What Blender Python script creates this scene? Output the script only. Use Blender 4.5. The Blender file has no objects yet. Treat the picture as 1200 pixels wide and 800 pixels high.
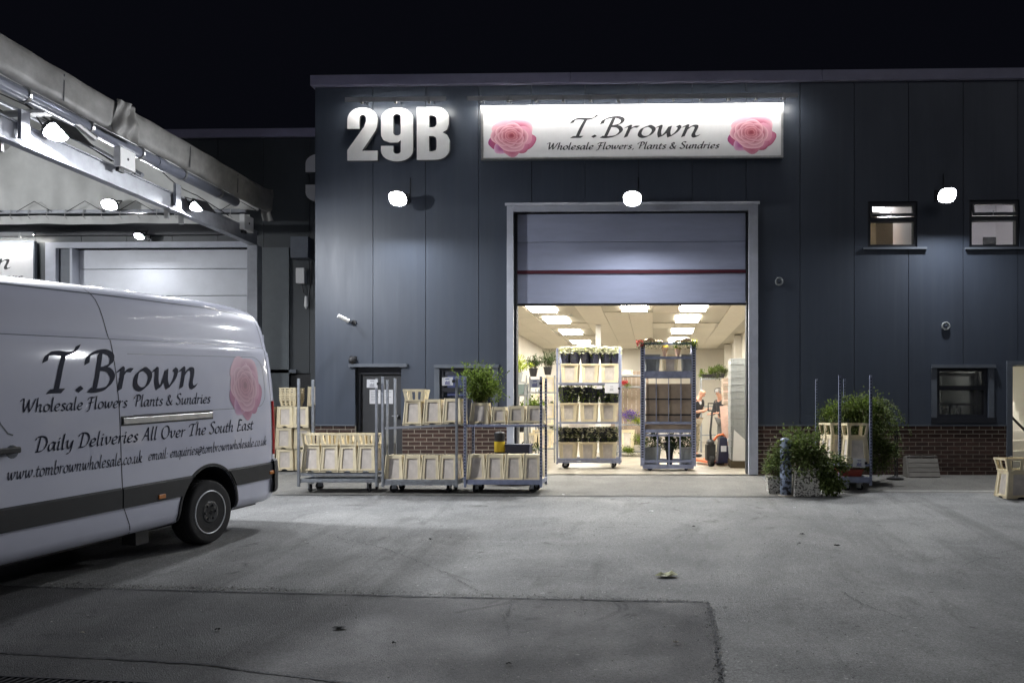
import bpy, math, random
from mathutils import Vector, Matrix, Euler
R = random.Random(7)
PI = math.pi
SC = bpy.context.scene
COL = SC.collection
# ---------------------------------------------------------------- camera
EYE = 1.10                      # above the door sill; the yard falls away towards the camera
FPX, CX, CY = 950.0, 742.0, 484.0
YAW = 0.02526
cam_d = bpy.data.cameras.new('camera'); cam = bpy.data.objects.new('camera', cam_d); COL.objects.link(cam)
cam.location = (0, 0, EYE); cam.rotation_euler = (PI/2, 0, YAW)
cam_d.sensor_width = 36; cam_d.lens = 36*FPX/1200
cam_d.shift_x = (600-CX)/1200; cam_d.shift_y = (CY-400)/1200
cam_d.clip_end = 500; SC.camera = cam
# ---------------------------------------------------------------- night sky, added faint fill sun, exposure
w = bpy.data.worlds.new('World'); SC.world = w; w.use_nodes = True
bg = w.node_tree.nodes['Background']
bg.inputs[0].default_value = (.0023, .0025, .0042, 1); bg.inputs[1].default_value = 1
sd = bpy.data.lights.new('fill_sun', 'SUN'); sd.energy = .14; sd.angle = math.radians(35); sd.color = (.86, .88, 1)  # added to lift the dark upper wall and the van side
so = bpy.data.objects.new('fill_sun', sd); COL.objects.link(so); so.rotation_euler = (math.radians(58), 0, math.radians(24))
SC.view_settings.view_transform = 'Standard'; SC.view_settings.look = 'None'
SC.view_settings.exposure = 0; SC.view_settings.gamma = 1
SC.cycles.use_denoising = True; SC.cycles.max_bounces = 6; SC.cycles.sample_clamp_indirect = 4
SC.cycles.caustics_reflective = False; SC.cycles.caustics_refractive = False
FLOOD = 780.0                   # emission of the LED floodlight lenses
FLOODC = (.94, .965, 1)

YF = 14.6                       # facade plane
def P(px, py, Y):
    u = (px-CX)/FPX; v = (CY-py)/FPX; c, s = math.cos(YAW), math.sin(YAW)
    t = Y/(c+u*s)
    return Vector(((-s+u*c)*t, Y, EYE+v*t))
def zg(Y): return -.05*(YF-max(Y, -12)) if Y < YF else 0.0
def G(px, py):                  # point of the yard under a pixel
    Y = 10
    for _ in range(30):
        k = (py-CY)/FPX; u = (px-CX)/FPX; c, s = math.cos(YAW), math.sin(YAW)
        Y = (EYE-zg(Y))/k*(c+u*s)*.5+Y*.5
    p = P(px, py, Y); return Vector((p.x, Y, zg(Y)))
# ---------------------------------------------------------------- materials
MATS = {}
def mat(name, col, rough=.6, metal=0, noise=0, nscale=8, bump=0, bscale=40, coat=0, emis=0, island=0, objrand=0, trans=0, spec=.5, detail=4, alpha=1, coord='Object', col2=None, stretch=None):
    if name in MATS: return MATS[name]
    m = bpy.data.materials.new(name); m.use_nodes = True; nt = m.node_tree; N = nt.nodes; L = nt.links
    b = N['Principled BSDF']; b.inputs['Base Color'].default_value = (*col, 1)
    b.inputs['Roughness'].default_value = rough; b.inputs['Metallic'].default_value = metal
    b.inputs['Specular IOR Level'].default_value = spec
    b.inputs['Coat Weight'].default_value = coat; b.inputs['Coat Roughness'].default_value = .06
    b.inputs['Transmission Weight'].default_value = trans; b.inputs['Alpha'].default_value = alpha
    if emis:
        b.inputs['Emission Color'].default_value = (*col, 1); b.inputs['Emission Strength'].default_value = emis
    tc = N.new('ShaderNodeTexCoord'); src = tc.outputs[coord]
    if stretch:
        mp = N.new('ShaderNodeMapping'); mp.inputs['Scale'].default_value = stretch; L.new(src, mp.inputs[0]); src = mp.outputs[0]
    cur = None
    if noise or island or objrand:
        rgb = N.new('ShaderNodeRGB'); rgb.outputs[0].default_value = (*col, 1); cur = rgb.outputs[0]
    if noise:
        nz = N.new('ShaderNodeTexNoise'); nz.inputs['Scale'].default_value = nscale; nz.inputs['Detail'].default_value = detail; nz.inputs['Roughness'].default_value = .65
        L.new(src, nz.inputs['Vector'])
        rp = N.new('ShaderNodeMapRange'); rp.inputs[1].default_value = .3; rp.inputs[2].default_value = .7; rp.inputs[3].default_value = 1-noise; rp.inputs[4].default_value = 1+noise*.6
        L.new(nz.outputs[0], rp.inputs[0])
        mx = N.new('ShaderNodeMix'); mx.data_type = 'RGBA'; mx.blend_type = 'MULTIPLY'; mx.inputs[0].default_value = 1
        L.new(cur, mx.inputs[6]); cmb = N.new('ShaderNodeCombineColor')
        for k in range(3): L.new(rp.outputs[0], cmb.inputs[k])
        L.new(cmb.outputs[0], mx.inputs[7]); cur = mx.outputs[2]
        if noise > .12:
            r2 = N.new('ShaderNodeMapRange'); r2.inputs[3].default_value = min(1, rough+.12); r2.inputs[4].default_value = max(.05, rough-.12)
            L.new(nz.outputs[0], r2.inputs[0]); L.new(r2.outputs[0], b.inputs['Roughness'])
    if col2:
        v = N.new('ShaderNodeTexNoise'); v.inputs['Scale'].default_value = nscale*2.3; v.inputs['Detail'].default_value = 5; L.new(src, v.inputs['Vector'])
        rp = N.new('ShaderNodeMapRange'); rp.inputs[1].default_value = .5; rp.inputs[2].default_value = .56; L.new(v.outputs[0], rp.inputs[0])
        mx = N.new('ShaderNodeMix'); mx.data_type = 'RGBA'; L.new(rp.outputs[0], mx.inputs[0])
        if cur: L.new(cur, mx.inputs[6])
        else: mx.inputs[6].default_value = (*col, 1)
        mx.inputs[7].default_value = (*col2, 1); cur = mx.outputs[2]
    if island or objrand:
        g = N.new('ShaderNodeNewGeometry') if island else N.new('ShaderNodeObjectInfo')
        o = g.outputs['Random Per Island'] if island else g.outputs['Random']
        k = island or objrand
        rp = N.new('ShaderNodeMapRange'); rp.inputs[3].default_value = 1-k; rp.inputs[4].default_value = 1+k; L.new(o, rp.inputs[0])
        mx = N.new('ShaderNodeMix'); mx.data_type = 'RGBA'; mx.blend_type = 'MULTIPLY'; mx.inputs[0].default_value = 1
        L.new(cur, mx.inputs[6]); cmb = N.new('ShaderNodeCombineColor')
        for q in range(3): L.new(rp.outputs[0], cmb.inputs[q])
        L.new(cmb.outputs[0], mx.inputs[7]); cur = mx.outputs[2]
    if cur: L.new(cur, b.inputs['Base Color'])
    if bump:
        nb = N.new('ShaderNodeTexNoise'); nb.inputs['Scale'].default_value = bscale; nb.inputs['Detail'].default_value = 5; L.new(src, nb.inputs['Vector'])
        bp = N.new('ShaderNodeBump'); bp.inputs['Strength'].default_value = bump; bp.inputs['Distance'].default_value = .01
        L.new(nb.outputs[0], bp.inputs['Height']); L.new(bp.outputs[0], b.inputs['Normal'])
    MATS[name] = m; return m
def mat_attr(name, rough=.5):
    m = bpy.data.materials.new(name); m.use_nodes = True; nt = m.node_tree
    a = nt.nodes.new('ShaderNodeAttribute'); a.attribute_name = 'Col'
    b = nt.nodes['Principled BSDF']; b.inputs['Roughness'].default_value = rough
    nt.links.new(a.outputs['Color'], b.inputs['Base Color']); MATS[name] = m; return m
def mat_ground(name, c1, c2, patch, agg=.25):
    m = bpy.data.materials.new(name); m.use_nodes = True; nt = m.node_tree; N = nt.nodes; L = nt.links; b = N['Principled BSDF']
    tc = N.new('ShaderNodeTexCoord')
    def nz(s, d=6, st=None, dist=0):
        n = N.new('ShaderNodeTexNoise'); n.inputs['Scale'].default_value = s; n.inputs['Detail'].default_value = d; n.inputs['Roughness'].default_value = .62; n.inputs['Distortion'].default_value = dist
        if st:
            mp = N.new('ShaderNodeMapping'); mp.inputs['Scale'].default_value = st; L.new(tc.outputs['Object'], mp.inputs[0]); L.new(mp.outputs[0], n.inputs['Vector'])
        else: L.new(tc.outputs['Object'], n.inputs['Vector'])
        return n.outputs[0]
    def rng(o, a, bb, c, d):
        r = N.new('ShaderNodeMapRange'); 
        for i, v in enumerate((a, bb, c, d)): r.inputs[i+1].default_value = v
        L.new(o, r.inputs[0]); return r.outputs[0]
    def mixc(f, a, bcol, mode='MIX'):
        mx = N.new('ShaderNodeMix'); mx.data_type = 'RGBA'; mx.blend_type = mode
        if isinstance(f, (int, float)): mx.inputs[0].default_value = f
        else: L.new(f, mx.inputs[0])
        for i, v in ((6, a), (7, bcol)):
            if isinstance(v, tuple): mx.inputs[i].default_value = (*v, 1)
            else: L.new(v, mx.inputs[i])
        return mx.outputs[2]
    c = mixc(rng(nz(.55, 5, None, .6), .36, .64, 0, 1), c1, c2)
    c = mixc(rng(nz(.23, 4, (1, .35, 1), 1.2), .52, .66, 0, .75), c, patch)            # worn dark patches
    c = mixc(rng(nz(2.3, 6, (1.6, .5, 1), .5), .56, .72, 0, .45), c, (patch[0]*.6, patch[1]*.6, patch[2]*.6))
    c = mixc(rng(nz(1.1, 8, (.25, 2.2, 1), .8), .6, .75, 0, .3), c, (c1[0]*1.5, c1[1]*1.5, c1[2]*1.45))
    trk = rng(nz(.9, 5, (1.7, .12, 1), .4), .55, .70, 0, .5); c = mixc(trk, c, (patch[0]*.8, patch[1]*.8, patch[2]*.8))
    sp3 = rng(nz(1.0, 3, None, 2.0), .655, .69, 0, .55); c = mixc(sp3, c, (patch[0]*.5, patch[1]*.5, patch[2]*.5))
    fine = rng(nz(34, 4), .3, .7, .82, 1.15); cf = N.new('ShaderNodeCombineColor')
    for k in range(3): L.new(fine, cf.inputs[k])
    c = mixc(1.0, c, cf.outputs[0], 'MULTIPLY')
    v = N.new('ShaderNodeTexVoronoi'); v.inputs['Scale'].default_value = 130; L.new(tc.outputs['Object'], v.inputs['Vector'])
    sp = N.new('ShaderNodeSeparateColor'); L.new(v.outputs['Color'], sp.inputs[0])
    g = rng(sp.outputs[0], 0, 1, 1-agg*1.3, 1+agg)
    cm = N.new('ShaderNodeCombineColor')
    for k in range(3): L.new(g, cm.inputs[k])
    c = mixc(1.0, c, cm.outputs[0], 'MULTIPLY')
    sp2 = rng(nz(14, 3), .68, .72, 0, .8); c = mixc(sp2, c, (.03, .03, .03))             # small oil spots and grit
    c = mixc(rng(nz(21, 2), .715, .735, 0, .7), c, (c1[0]*2.2, c1[1]*2.2, c1[2]*2.1))
    L.new(c, b.inputs['Base Color'])
    L.new(rng(nz(1.7, 4), .3, .7, .62, .88), b.inputs['Roughness']); b.inputs['Specular IOR Level'].default_value = .35
    bp = N.new('ShaderNodeBump'); bp.inputs['Strength'].default_value = .75; bp.inputs['Distance'].default_value = .006
    ad = N.new('ShaderNodeMath'); L.new(v.outputs['Distance'], ad.inputs[0]); L.new(nz(60, 6), ad.inputs[1])
    L.new(ad.outputs[0], bp.inputs['Height']); L.new(bp.outputs[0], b.inputs['Normal'])
    MATS[name] = m; return m
M = {}
M['ground'] = mat_ground('yard_concrete', (.255, .256, .252), (.165, .167, .168), (.095, .095, .096), .26)
M['slab'] = mat_ground('darkened_slab', (.115, .114, .116), (.080, .080, .083), (.06, .06, .063), .2)  # separate darker concrete, albedo lowered further in place of light falloff
M['apron'] = mat_ground('apron_concrete', (.17, .165, .15), (.135, .13, .12), (.10, .098, .093), .22)
M['floor'] = mat('screed_floor', (.30, .27, .22), .35, noise=.25, nscale=1.5, bump=.1)
M['clad'] = mat('grey_cladding', (.053, .065, .090), .4, noise=.14, nscale=1.1, bump=.05, bscale=5, coord='Object', stretch=(1.5, 1, .4))
def ribs(m, scale=95, grime=True):
    nt = m.node_tree; N = nt.nodes; L = nt.links; b = N['Principled BSDF']; tc = N.new('ShaderNodeTexCoord'); sx_ = N.new('ShaderNodeSeparateXYZ'); L.new(tc.outputs['Object'], sx_.inputs[0])
    mu = N.new('ShaderNodeMath'); mu.operation = 'MULTIPLY'; mu.inputs[1].default_value = scale; L.new(sx_.outputs[0], mu.inputs[0])
    si = N.new('ShaderNodeMath'); si.operation = 'SINE'; L.new(mu.outputs[0], si.inputs[0])
    bp = N.new('ShaderNodeBump'); bp.inputs['Strength'].default_value = .05; bp.inputs['Distance'].default_value = .002; L.new(si.outputs[0], bp.inputs['Height'])
    o = b.inputs['Normal'].links; 
    if o: L.new(o[0].from_socket, bp.inputs['Normal'])
    L.new(bp.outputs[0], b.inputs['Normal'])
    old = b.inputs['Base Color'].links[0].from_socket; n1 = N.new('ShaderNodeTexNoise'); n1.inputs['Scale'].default_value = 1.0; n1.inputs['Detail'].default_value = 6
    mp = N.new('ShaderNodeMapping'); mp.inputs['Scale'].default_value = (9, 1, .35); L.new(tc.outputs['Object'], mp.inputs[0]); L.new(mp.outputs[0], n1.inputs['Vector'])
    r1 = N.new('ShaderNodeMapRange'); r1.inputs[1].default_value = .5; r1.inputs[2].default_value = .75; r1.inputs[3].default_value = 0; r1.inputs[4].default_value = .2; L.new(n1.outputs[0], r1.inputs[0])
    mx = N.new('ShaderNodeMix'); mx.data_type = 'RGBA'; L.new(r1.outputs[0], mx.inputs[0]); L.new(old, mx.inputs[6]); mx.inputs[7].default_value = (.10, .115, .135, 1); L.new(mx.outputs[2], b.inputs['Base Color'])
ribs(M['clad'])
M['clad_dark'] = mat('neighbour_cladding', (.05, .057, .063), .42, noise=.14, nscale=1.1)
M['gap'] = mat('dark_backing', (.02, .022, .028), .8)
M['trim'] = mat('trim_metal', (.11, .125, .15), .4, noise=.1)
M['coping'] = mat('coping_metal', (.30, .29, .40), .4, noise=.12, nscale=3)
M['jamb'] = mat('door_jamb_paint', (.44, .46, .53), .4, noise=.12, nscale=4)
M['shutter'] = mat('sectional_door_paint', (.36, .39, .52), .4, noise=.08, nscale=2, stretch=(1, 1, 5))
M['shutter2'] = mat('pale_door_paint', (.66, .68, .74), .4, noise=.1, nscale=2)
M['maroon'] = mat('maroon_seal', (.07, .009, .02), .5)
M['black'] = mat('black_plastic', (.015, .015, .017), .45, noise=.2)
M['rubber'] = mat('rubber', (.011, .011, .012), .85, noise=.2, bump=.2)
M['steel'] = mat('galvanised_steel', (.36, .38, .41), .38, metal=.65, noise=.3, nscale=9)
M['bluesteel'] = mat('blue_grey_steel', (.28, .31, .44), .42, metal=.4, noise=.25, nscale=9)
M['hole'] = mat('peg_hole_dark', (.012, .012, .016), .9)
M['cream'] = mat('cream_plastic', (.78, .68, .47), .5, noise=.16, nscale=7, objrand=.13)
M['creampanel'] = mat('dull_cream_panel', (.64, .58, .52), .55, noise=.2, nscale=9, objrand=.1)
M['greyplastic'] = mat('grey_plastic', (.30, .32, .325), .45, noise=.15, objrand=.1)
M['white'] = mat('white_paint', (.78, .78, .77), .5, noise=.05)
M['wallin'] = mat('cream_wall', (.74, .71, .65), .7, noise=.06, nscale=2)
M['tile'] = mat('ceiling_tile', (.76, .72, .63), .85, noise=.06, bump=.1, objrand=.03)
M['tilegrid'] = mat('ceiling_grid', (.48, .45, .38), .6)
M['mortar'] = mat('mortar', (.40, .36, .30), .95, noise=.2, nscale=20, bump=.3)
M['brick'] = mat('red_brick', (.070, .036, .028), .85, noise=.4, nscale=22, bump=.5, bscale=60, objrand=.32)
M['card'] = mat('cardboard', (.30, .235, .18), .8, noise=.12, objrand=.1)
M['glass'] = mat('window_glass', (.93, .95, .97), .04, trans=.92, spec=.5)
M['darkglass'] = mat('dark_glass', (.012, .017, .03), .06, spec=.6)
M['frame'] = mat('dark_window_frame', (.018, .02, .027), .4)
M['signw'] = mat('sign_white', (.72, .72, .74), .45, noise=.04)
M['ink'] = mat('sign_ink', (.028, .028, .034), .5)
M['vanink'] = mat('van_vinyl_navy', (.012, .015, .035), .6, spec=.12)
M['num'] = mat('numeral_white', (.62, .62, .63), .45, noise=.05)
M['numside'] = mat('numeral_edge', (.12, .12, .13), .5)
M['pvc'] = mat('pvc_sheet', (.19, .185, .175), .55, noise=.3, nscale=3.5, bump=.5, bscale=5)
M['pvc2'] = mat('pvc_roof_sheet', (.62, .62, .60), .6, noise=.12, nscale=2, bump=.2, bscale=4)
M['beam'] = mat('aluminium_beam', (.30, .31, .34), .4, metal=.3, noise=.2, nscale=5)
M['pipe'] = mat('grey_pipe', (.16, .17, .21), .3, noise=.1)
M['van'] = mat('van_white_paint', (.60, .615, .73), .4, coat=1, noise=.03, nscale=2, spec=.15)
M['vanblack'] = mat('van_grey_moulding', (.022, .023, .026), .5, noise=.15)
M['chrome'] = mat('brushed_metal', (.5, .5, .5), .35, metal=.9, noise=.2)
M['rim'] = mat('painted_rim', (.70, .71, .74), .4, metal=.15, noise=.1)
M['red'] = mat('red_lens', (.35, .01, .015), .2, coat=.5)
M['amber'] = mat('amber_lens', (.5, .16, .02), .3, coat=.5)
M['leaf'] = mat('green_leaf', (.15, .215, .04), .6, spec=.2, noise=.2, island=.5)
M['leafd'] = mat('dark_leaf', (.05, .085, .03), .6, spec=.2, noise=.2, island=.5)
M['leafl'] = mat('lime_leaf', (.34, .42, .02), .5, noise=.2, island=.4)
M['ivy'] = mat('ivy_leaf', (.12, .16, .05), .6, spec=.2, noise=.2, island=.6)
M['stem'] = mat('woody_stem', (.08, .06, .035), .8)
M['sleeve'] = mat('dark_sleeve', (.022, .024, .045), .3, noise=.5, nscale=14)
M['petalw'] = mat('white_petal', (.85, .85, .66), .6, island=.2)
M['petaly'] = mat('yellow_petal', (.8, .62, .08), .6, island=.2)
M['petalp'] = mat('purple_petal', (.10, .05, .32), .6, island=.4)
M['petalr'] = mat('red_petal', (.55, .04, .06), .6, island=.4)
def translucent(m, f):
    nt = m.node_tree; N = nt.nodes; L = nt.links; b = N['Principled BSDF']; t = N.new('ShaderNodeBsdfTranslucent'); mx = N.new('ShaderNodeMixShader'); mx.inputs[0].default_value = f
    if b.inputs['Base Color'].links: L.new(b.inputs['Base Color'].links[0].from_socket, t.inputs[0])
    else: t.inputs[0].default_value = b.inputs['Base Color'].default_value
    o = [n for n in N if n.type == 'OUTPUT_MATERIAL'][0]
    L.new(b.outputs[0], mx.inputs[1]); L.new(t.outputs[0], mx.inputs[2]); L.new(mx.outputs[0], o.inputs[0])
for k_ in ('leaf', 'leafd', 'leafl', 'ivy'): translucent(M[k_], .3)
for k_ in ('petalw', 'petaly', 'petalp', 'petalr'): translucent(M[k_], .45)
M['kraft'] = mat('pink_kraft_paper', (.62, .42, .34), .7, noise=.2)
M['skin'] = mat('skin', (.50, .27, .19), .5)
M['tee'] = mat('dark_tee', (.015, .016, .022), .85)
M['trouser'] = mat('grey_trousers', (.10, .10, .10), .85)
M['trouser2'] = mat('khaki_trousers', (.30, .26, .2), .85)
M['hair'] = mat('grey_hair', (.35, .34, .33), .7)
M['yellow'] = mat('yellow_band', (.62, .44, .02), .5)
M['orange'] = mat('orange_paint', (.5, .1, .02), .4)
M['peel'] = mat('peeling_blue_paint', (.30, .36, .50), .5, noise=.2, nscale=7, col2=(.03, .035, .05))
M['mottle'] = mat('flaking_white_paint', (.62, .60, .55), .6, noise=.2, nscale=15, col2=(.10, .09, .08))
M['plank'] = mat('weathered_plank', (.15, .14, .125), .8, noise=.3, nscale=6, objrand=.15, stretch=(1, 4, 8))
M['paper'] = mat('paper', (.72, .72, .75), .6)
M['blueink'] = mat('blue_print', (.06, .07, .30), .6)
M['greyink'] = mat('grey_print', (.3, .3, .33), .6)
M['lens'] = mat('led_lens', FLOODC, .3, emis=FLOOD*1.75)
M['lens_small'] = mat('led_lens_small', FLOODC, .3, emis=FLOOD*.9)
M['lens_canopy'] = mat('led_lens_canopy', FLOODC, .3, emis=FLOOD*2.7)
M['lens_canopy2'] = mat('led_lens_canopy_far', FLOODC, .3, emis=FLOOD*1.0)
M['lens_fill'] = mat('led_lens_fill', FLOODC, .3, emis=FLOOD*.45)  # for the added, unseen flood that brightens gable sheet and pale door
M['strip'] = mat('led_strip', (1, .98, .92), .3, emis=100)
M['panelL'] = mat('light_panel', (1, .955, .86), .3, emis=46)
M['panel_fill'] = mat('light_panel_fill', (1, .955, .86), .3, emis=72)  # brighter than the other panels, to light the trolley fronts
M['panelU'] = mat('office_light_panel', (1, .97, .95), .3, emis=100)
M['rose'] = mat_attr('rose_print'); 
# ---------------------------------------------------------------- mesh helpers
class MB:
    def __init__(s, mtx=None): s.v = []; s.f = []; s.mi = []; s.cur = 0; s.M = mtx; s.c = None
    def add(s, vs, fs):
        o = len(s.v)
        for p in vs:
            p = Vector(p); s.v.append(s.M @ p if s.M else p)
        for f in fs: s.f.append([o+i for i in f]); s.mi.append(s.cur)
        return s
    def box(s, x0, x1, y0, y1, z0, z1):
        if x0 > x1: x0, x1 = x1, x0
        if y0 > y1: y0, y1 = y1, y0
        if z0 > z1: z0, z1 = z1, z0
        return s.add([(x0,y0,z0),(x1,y0,z0),(x1,y1,z0),(x0,y1,z0),(x0,y0,z1),(x1,y0,z1),(x1,y1,z1),(x0,y1,z1)],
              [(0,3,2,1),(4,5,6,7),(0,1,5,4),(1,2,6,5),(2,3,7,6),(3,0,4,7)])
    def taper(s, c, w0, d0, w1, d1, z0, z1, caps=True):
        x, y = c
        a = [(x+i*w0/2, y+j*d0/2, z0) for i, j in ((-1,-1),(1,-1),(1,1),(-1,1))]+[(x+i*w1/2, y+j*d1/2, z1) for i, j in ((-1,-1),(1,-1),(1,1),(-1,1))]
        fs = [(0,1,5,4),(1,2,6,5),(2,3,7,6),(3,0,4,7)]
        if caps: fs += [(0,3,2,1),(4,5,6,7)]
        return s.add(a, fs)
    def cone(s, p0, p1, r0, r1=None, n=10, caps=True):
        r1 = r0 if r1 is None else r1
        p0 = Vector(p0); p1 = Vector(p1); d = (p1-p0)
        if d.length < 1e-6: return s
        d.normalize(); a = d.orthogonal().normalized(); b = d.cross(a)
        vs = []
        for p, r in ((p0, r0), (p1, r1)):
            for i in range(n):
                t = 2*PI*i/n; vs.append(p+a*math.cos(t)*r+b*math.sin(t)*r)
        fs = [(i, (i+1) % n, n+(i+1) % n, n+i) for i in range(n)]
        if caps: fs += [tuple(range(n-1, -1, -1)), tuple(range(n, 2*n))]
        return s.add(vs, fs)
    def tube(s, pts, r, n=6):
        pts = [Vector(p) for p in pts]; rs = r if isinstance(r, (list, tuple)) else [r]*len(pts)
        vs = []; prev = None
        for i, p in enumerate(pts):
            d = (pts[min(i+1, len(pts)-1)]-pts[max(i-1, 0)]).normalized()
            a = d.orthogonal().normalized() if prev is None else (prev-d*prev.dot(d)).normalized()
            prev = a; b = d.cross(a)
            for k in range(n):
                t = 2*PI*k/n; vs.append(p+(a*math.cos(t)+b*math.sin(t))*rs[i])
        fs = []
        for i in range(len(pts)-1):
            for k in range(n): fs.append((i*n+k, i*n+(k+1) % n, (i+1)*n+(k+1) % n, (i+1)*n+k))
        fs += [tuple(range(n-1, -1, -1)), tuple(range((len(pts)-1)*n, len(pts)*n))]
        return s.add(vs, fs)
    def ball(s, c, r, n=8, m=6, sq=(1,1,1)):
        vs = []; c = Vector(c)
        for j in range(m+1):
            t = PI*j/m
            for i in range(n):
                a = 2*PI*i/n; vs.append(c+Vector((math.sin(t)*math.cos(a)*sq[0], math.sin(t)*math.sin(a)*sq[1], math.cos(t)*sq[2]))*r)
        fs = [(j*n+i, (j+1)*n+i, (j+1)*n+(i+1) % n, j*n+(i+1) % n) for j in range(m) for i in range(n)]
        return s.add(vs, fs)
    def lathe(s, prof, c=(0,0,0), n=16, axis='z'):
        c = Vector(c); vs = []
        for r, h in prof:
            for i in range(n):
                t = 2*PI*i/n; a, b = r*math.cos(t), r*math.sin(t)
                vs.append(c+(Vector((a, b, h)) if axis == 'z' else Vector((a, h, b)) if axis == 'y' else Vector((h, a, b))))
        fs = [(j*n+i, j*n+(i+1) % n, (j+1)*n+(i+1) % n, (j+1)*n+i) for j in range(len(prof)-1) for i in range(n)]
        fs += [tuple(range(n-1, -1, -1)), tuple(range((len(prof)-1)*n, len(prof)*n))]
        return s.add(vs, fs)
    def leaf(s, p, d, up, L, W):
        p = Vector(p); d = d.normalized(); sd = d.cross(up)
        if sd.length < 1e-3: sd = d.orthogonal()
        sd.normalize(); nn = sd.cross(d)
        return s.add([p, p+d*L*.5+sd*W*.5+nn*W*.12, p+d*L, p+d*L*.5-sd*W*.5+nn*W*.12], [(0,1,2),(0,2,3)])
    def build(s, name, mats, parent=None, world=False, smooth=False, bevel=0):
        me = bpy.data.meshes.new(name)
        vs = s.v
        if world and parent: 
            l = Vector(parent.location); q = parent.parent
            while q: l += q.location; q = q.parent
            vs = [p-l for p in vs]
        me.from_pydata([tuple(p) for p in vs], [], s.f)
        if not isinstance(mats, (list, tuple)): mats = [mats]
        for m in mats: me.materials.append(m if not isinstance(m, str) else M[m])
        if len(mats) > 1: me.polygons.foreach_set('material_index', s.mi)
        if s.c:
            at = me.color_attributes.new('Col', 'FLOAT_COLOR', 'POINT')
            for i, c in enumerate(s.c): at.data[i].color = (*c, 1)
        if smooth: me.polygons.foreach_set('use_smooth', [True]*len(me.polygons))
        me.update()
        o = bpy.data.objects.new(name, me); COL.objects.link(o)
        if parent: o.parent = parent
        if bevel:
            b = o.modifiers.new('bevel', 'BEVEL'); b.width = bevel; b.segments = 2; b.limit_method = 'ANGLE'
        return o
def tag(o, label=None, cat=None, group=None, kind=None):
    if label: o['label'] = label
    if cat: o['category'] = cat
    if group: o['group'] = group
    if kind: o['kind'] = kind
    return o
def thing(name, label, cat, loc=(0,0,0), rot=(0,0,0), group=None):
    o = bpy.data.objects.new(name, None); COL.objects.link(o); o.location = loc
    o.rotation_euler = rot if isinstance(rot, (tuple, list)) else (0, 0, rot); o.empty_display_size = .2
    return tag(o, label, cat, group)
def copy_tree(o, loc, rot=None, label=None, scale=None, parent=None):
    c = o.copy(); COL.objects.link(c); c.parent = parent
    if parent is None:
        c.location = loc
        if rot is not None: c.rotation_euler = rot if isinstance(rot, (tuple, list)) else (0, 0, rot)
        if label: c['label'] = label
        if scale: c.scale = scale
    for ch in list(CH.get(o.name, [])): 
        copy_tree(ch, None, parent=c)
    return c
CH = {}
def freeze(o):     # remember the children of a prototype
    CH[o.name] = list(o.children)
    for c in o.children: freeze(c)
    return o
def inst(me_obj, name, parent, loc, rot=None, scale=None):
    o = bpy.data.objects.new(name, me_obj); COL.objects.link(o); o.parent = parent; o.location = loc
    if rot: o.rotation_euler = rot
    if scale: o.scale = scale
    return o
def curve_mesh(name, loops, depth, mats, parent, mtx, bevel=0):
    cu = bpy.data.curves.new('c', 'CURVE'); cu.dimensions = '2D'; cu.fill_mode = 'BOTH'; cu.extrude = depth/2; cu.bevel_depth = bevel
    for lp in loops:
        sp = cu.splines.new('POLY'); sp.points.add(len(lp)-1); sp.use_cyclic_u = True
        for i, (x, y) in enumerate(lp): sp.points[i].co = (x, y, 0, 1)
    t = bpy.data.objects.new('t', cu); COL.objects.link(t)
    me = bpy.data.meshes.new_from_object(t.evaluated_get(bpy.context.evaluated_depsgraph_get()))
    bpy.data.objects.remove(t); bpy.data.curves.remove(cu)
    me.transform(mtx); me.name = name; me.materials.clear()
    for m in mats: me.materials.append(M[m])
    if len(mats) > 1:
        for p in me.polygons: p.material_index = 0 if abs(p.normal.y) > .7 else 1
    o = bpy.data.objects.new(name, me); COL.objects.link(o); o.parent = parent
    return o
def arc(cx, cy, rx, ry, a0, a1, n=12): return [(cx+rx*math.cos(math.radians(a0+(a1-a0)*i/n)), cy+ry*math.sin(math.radians(a0+(a1-a0)*i/n))) for i in range(n+1)]
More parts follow.
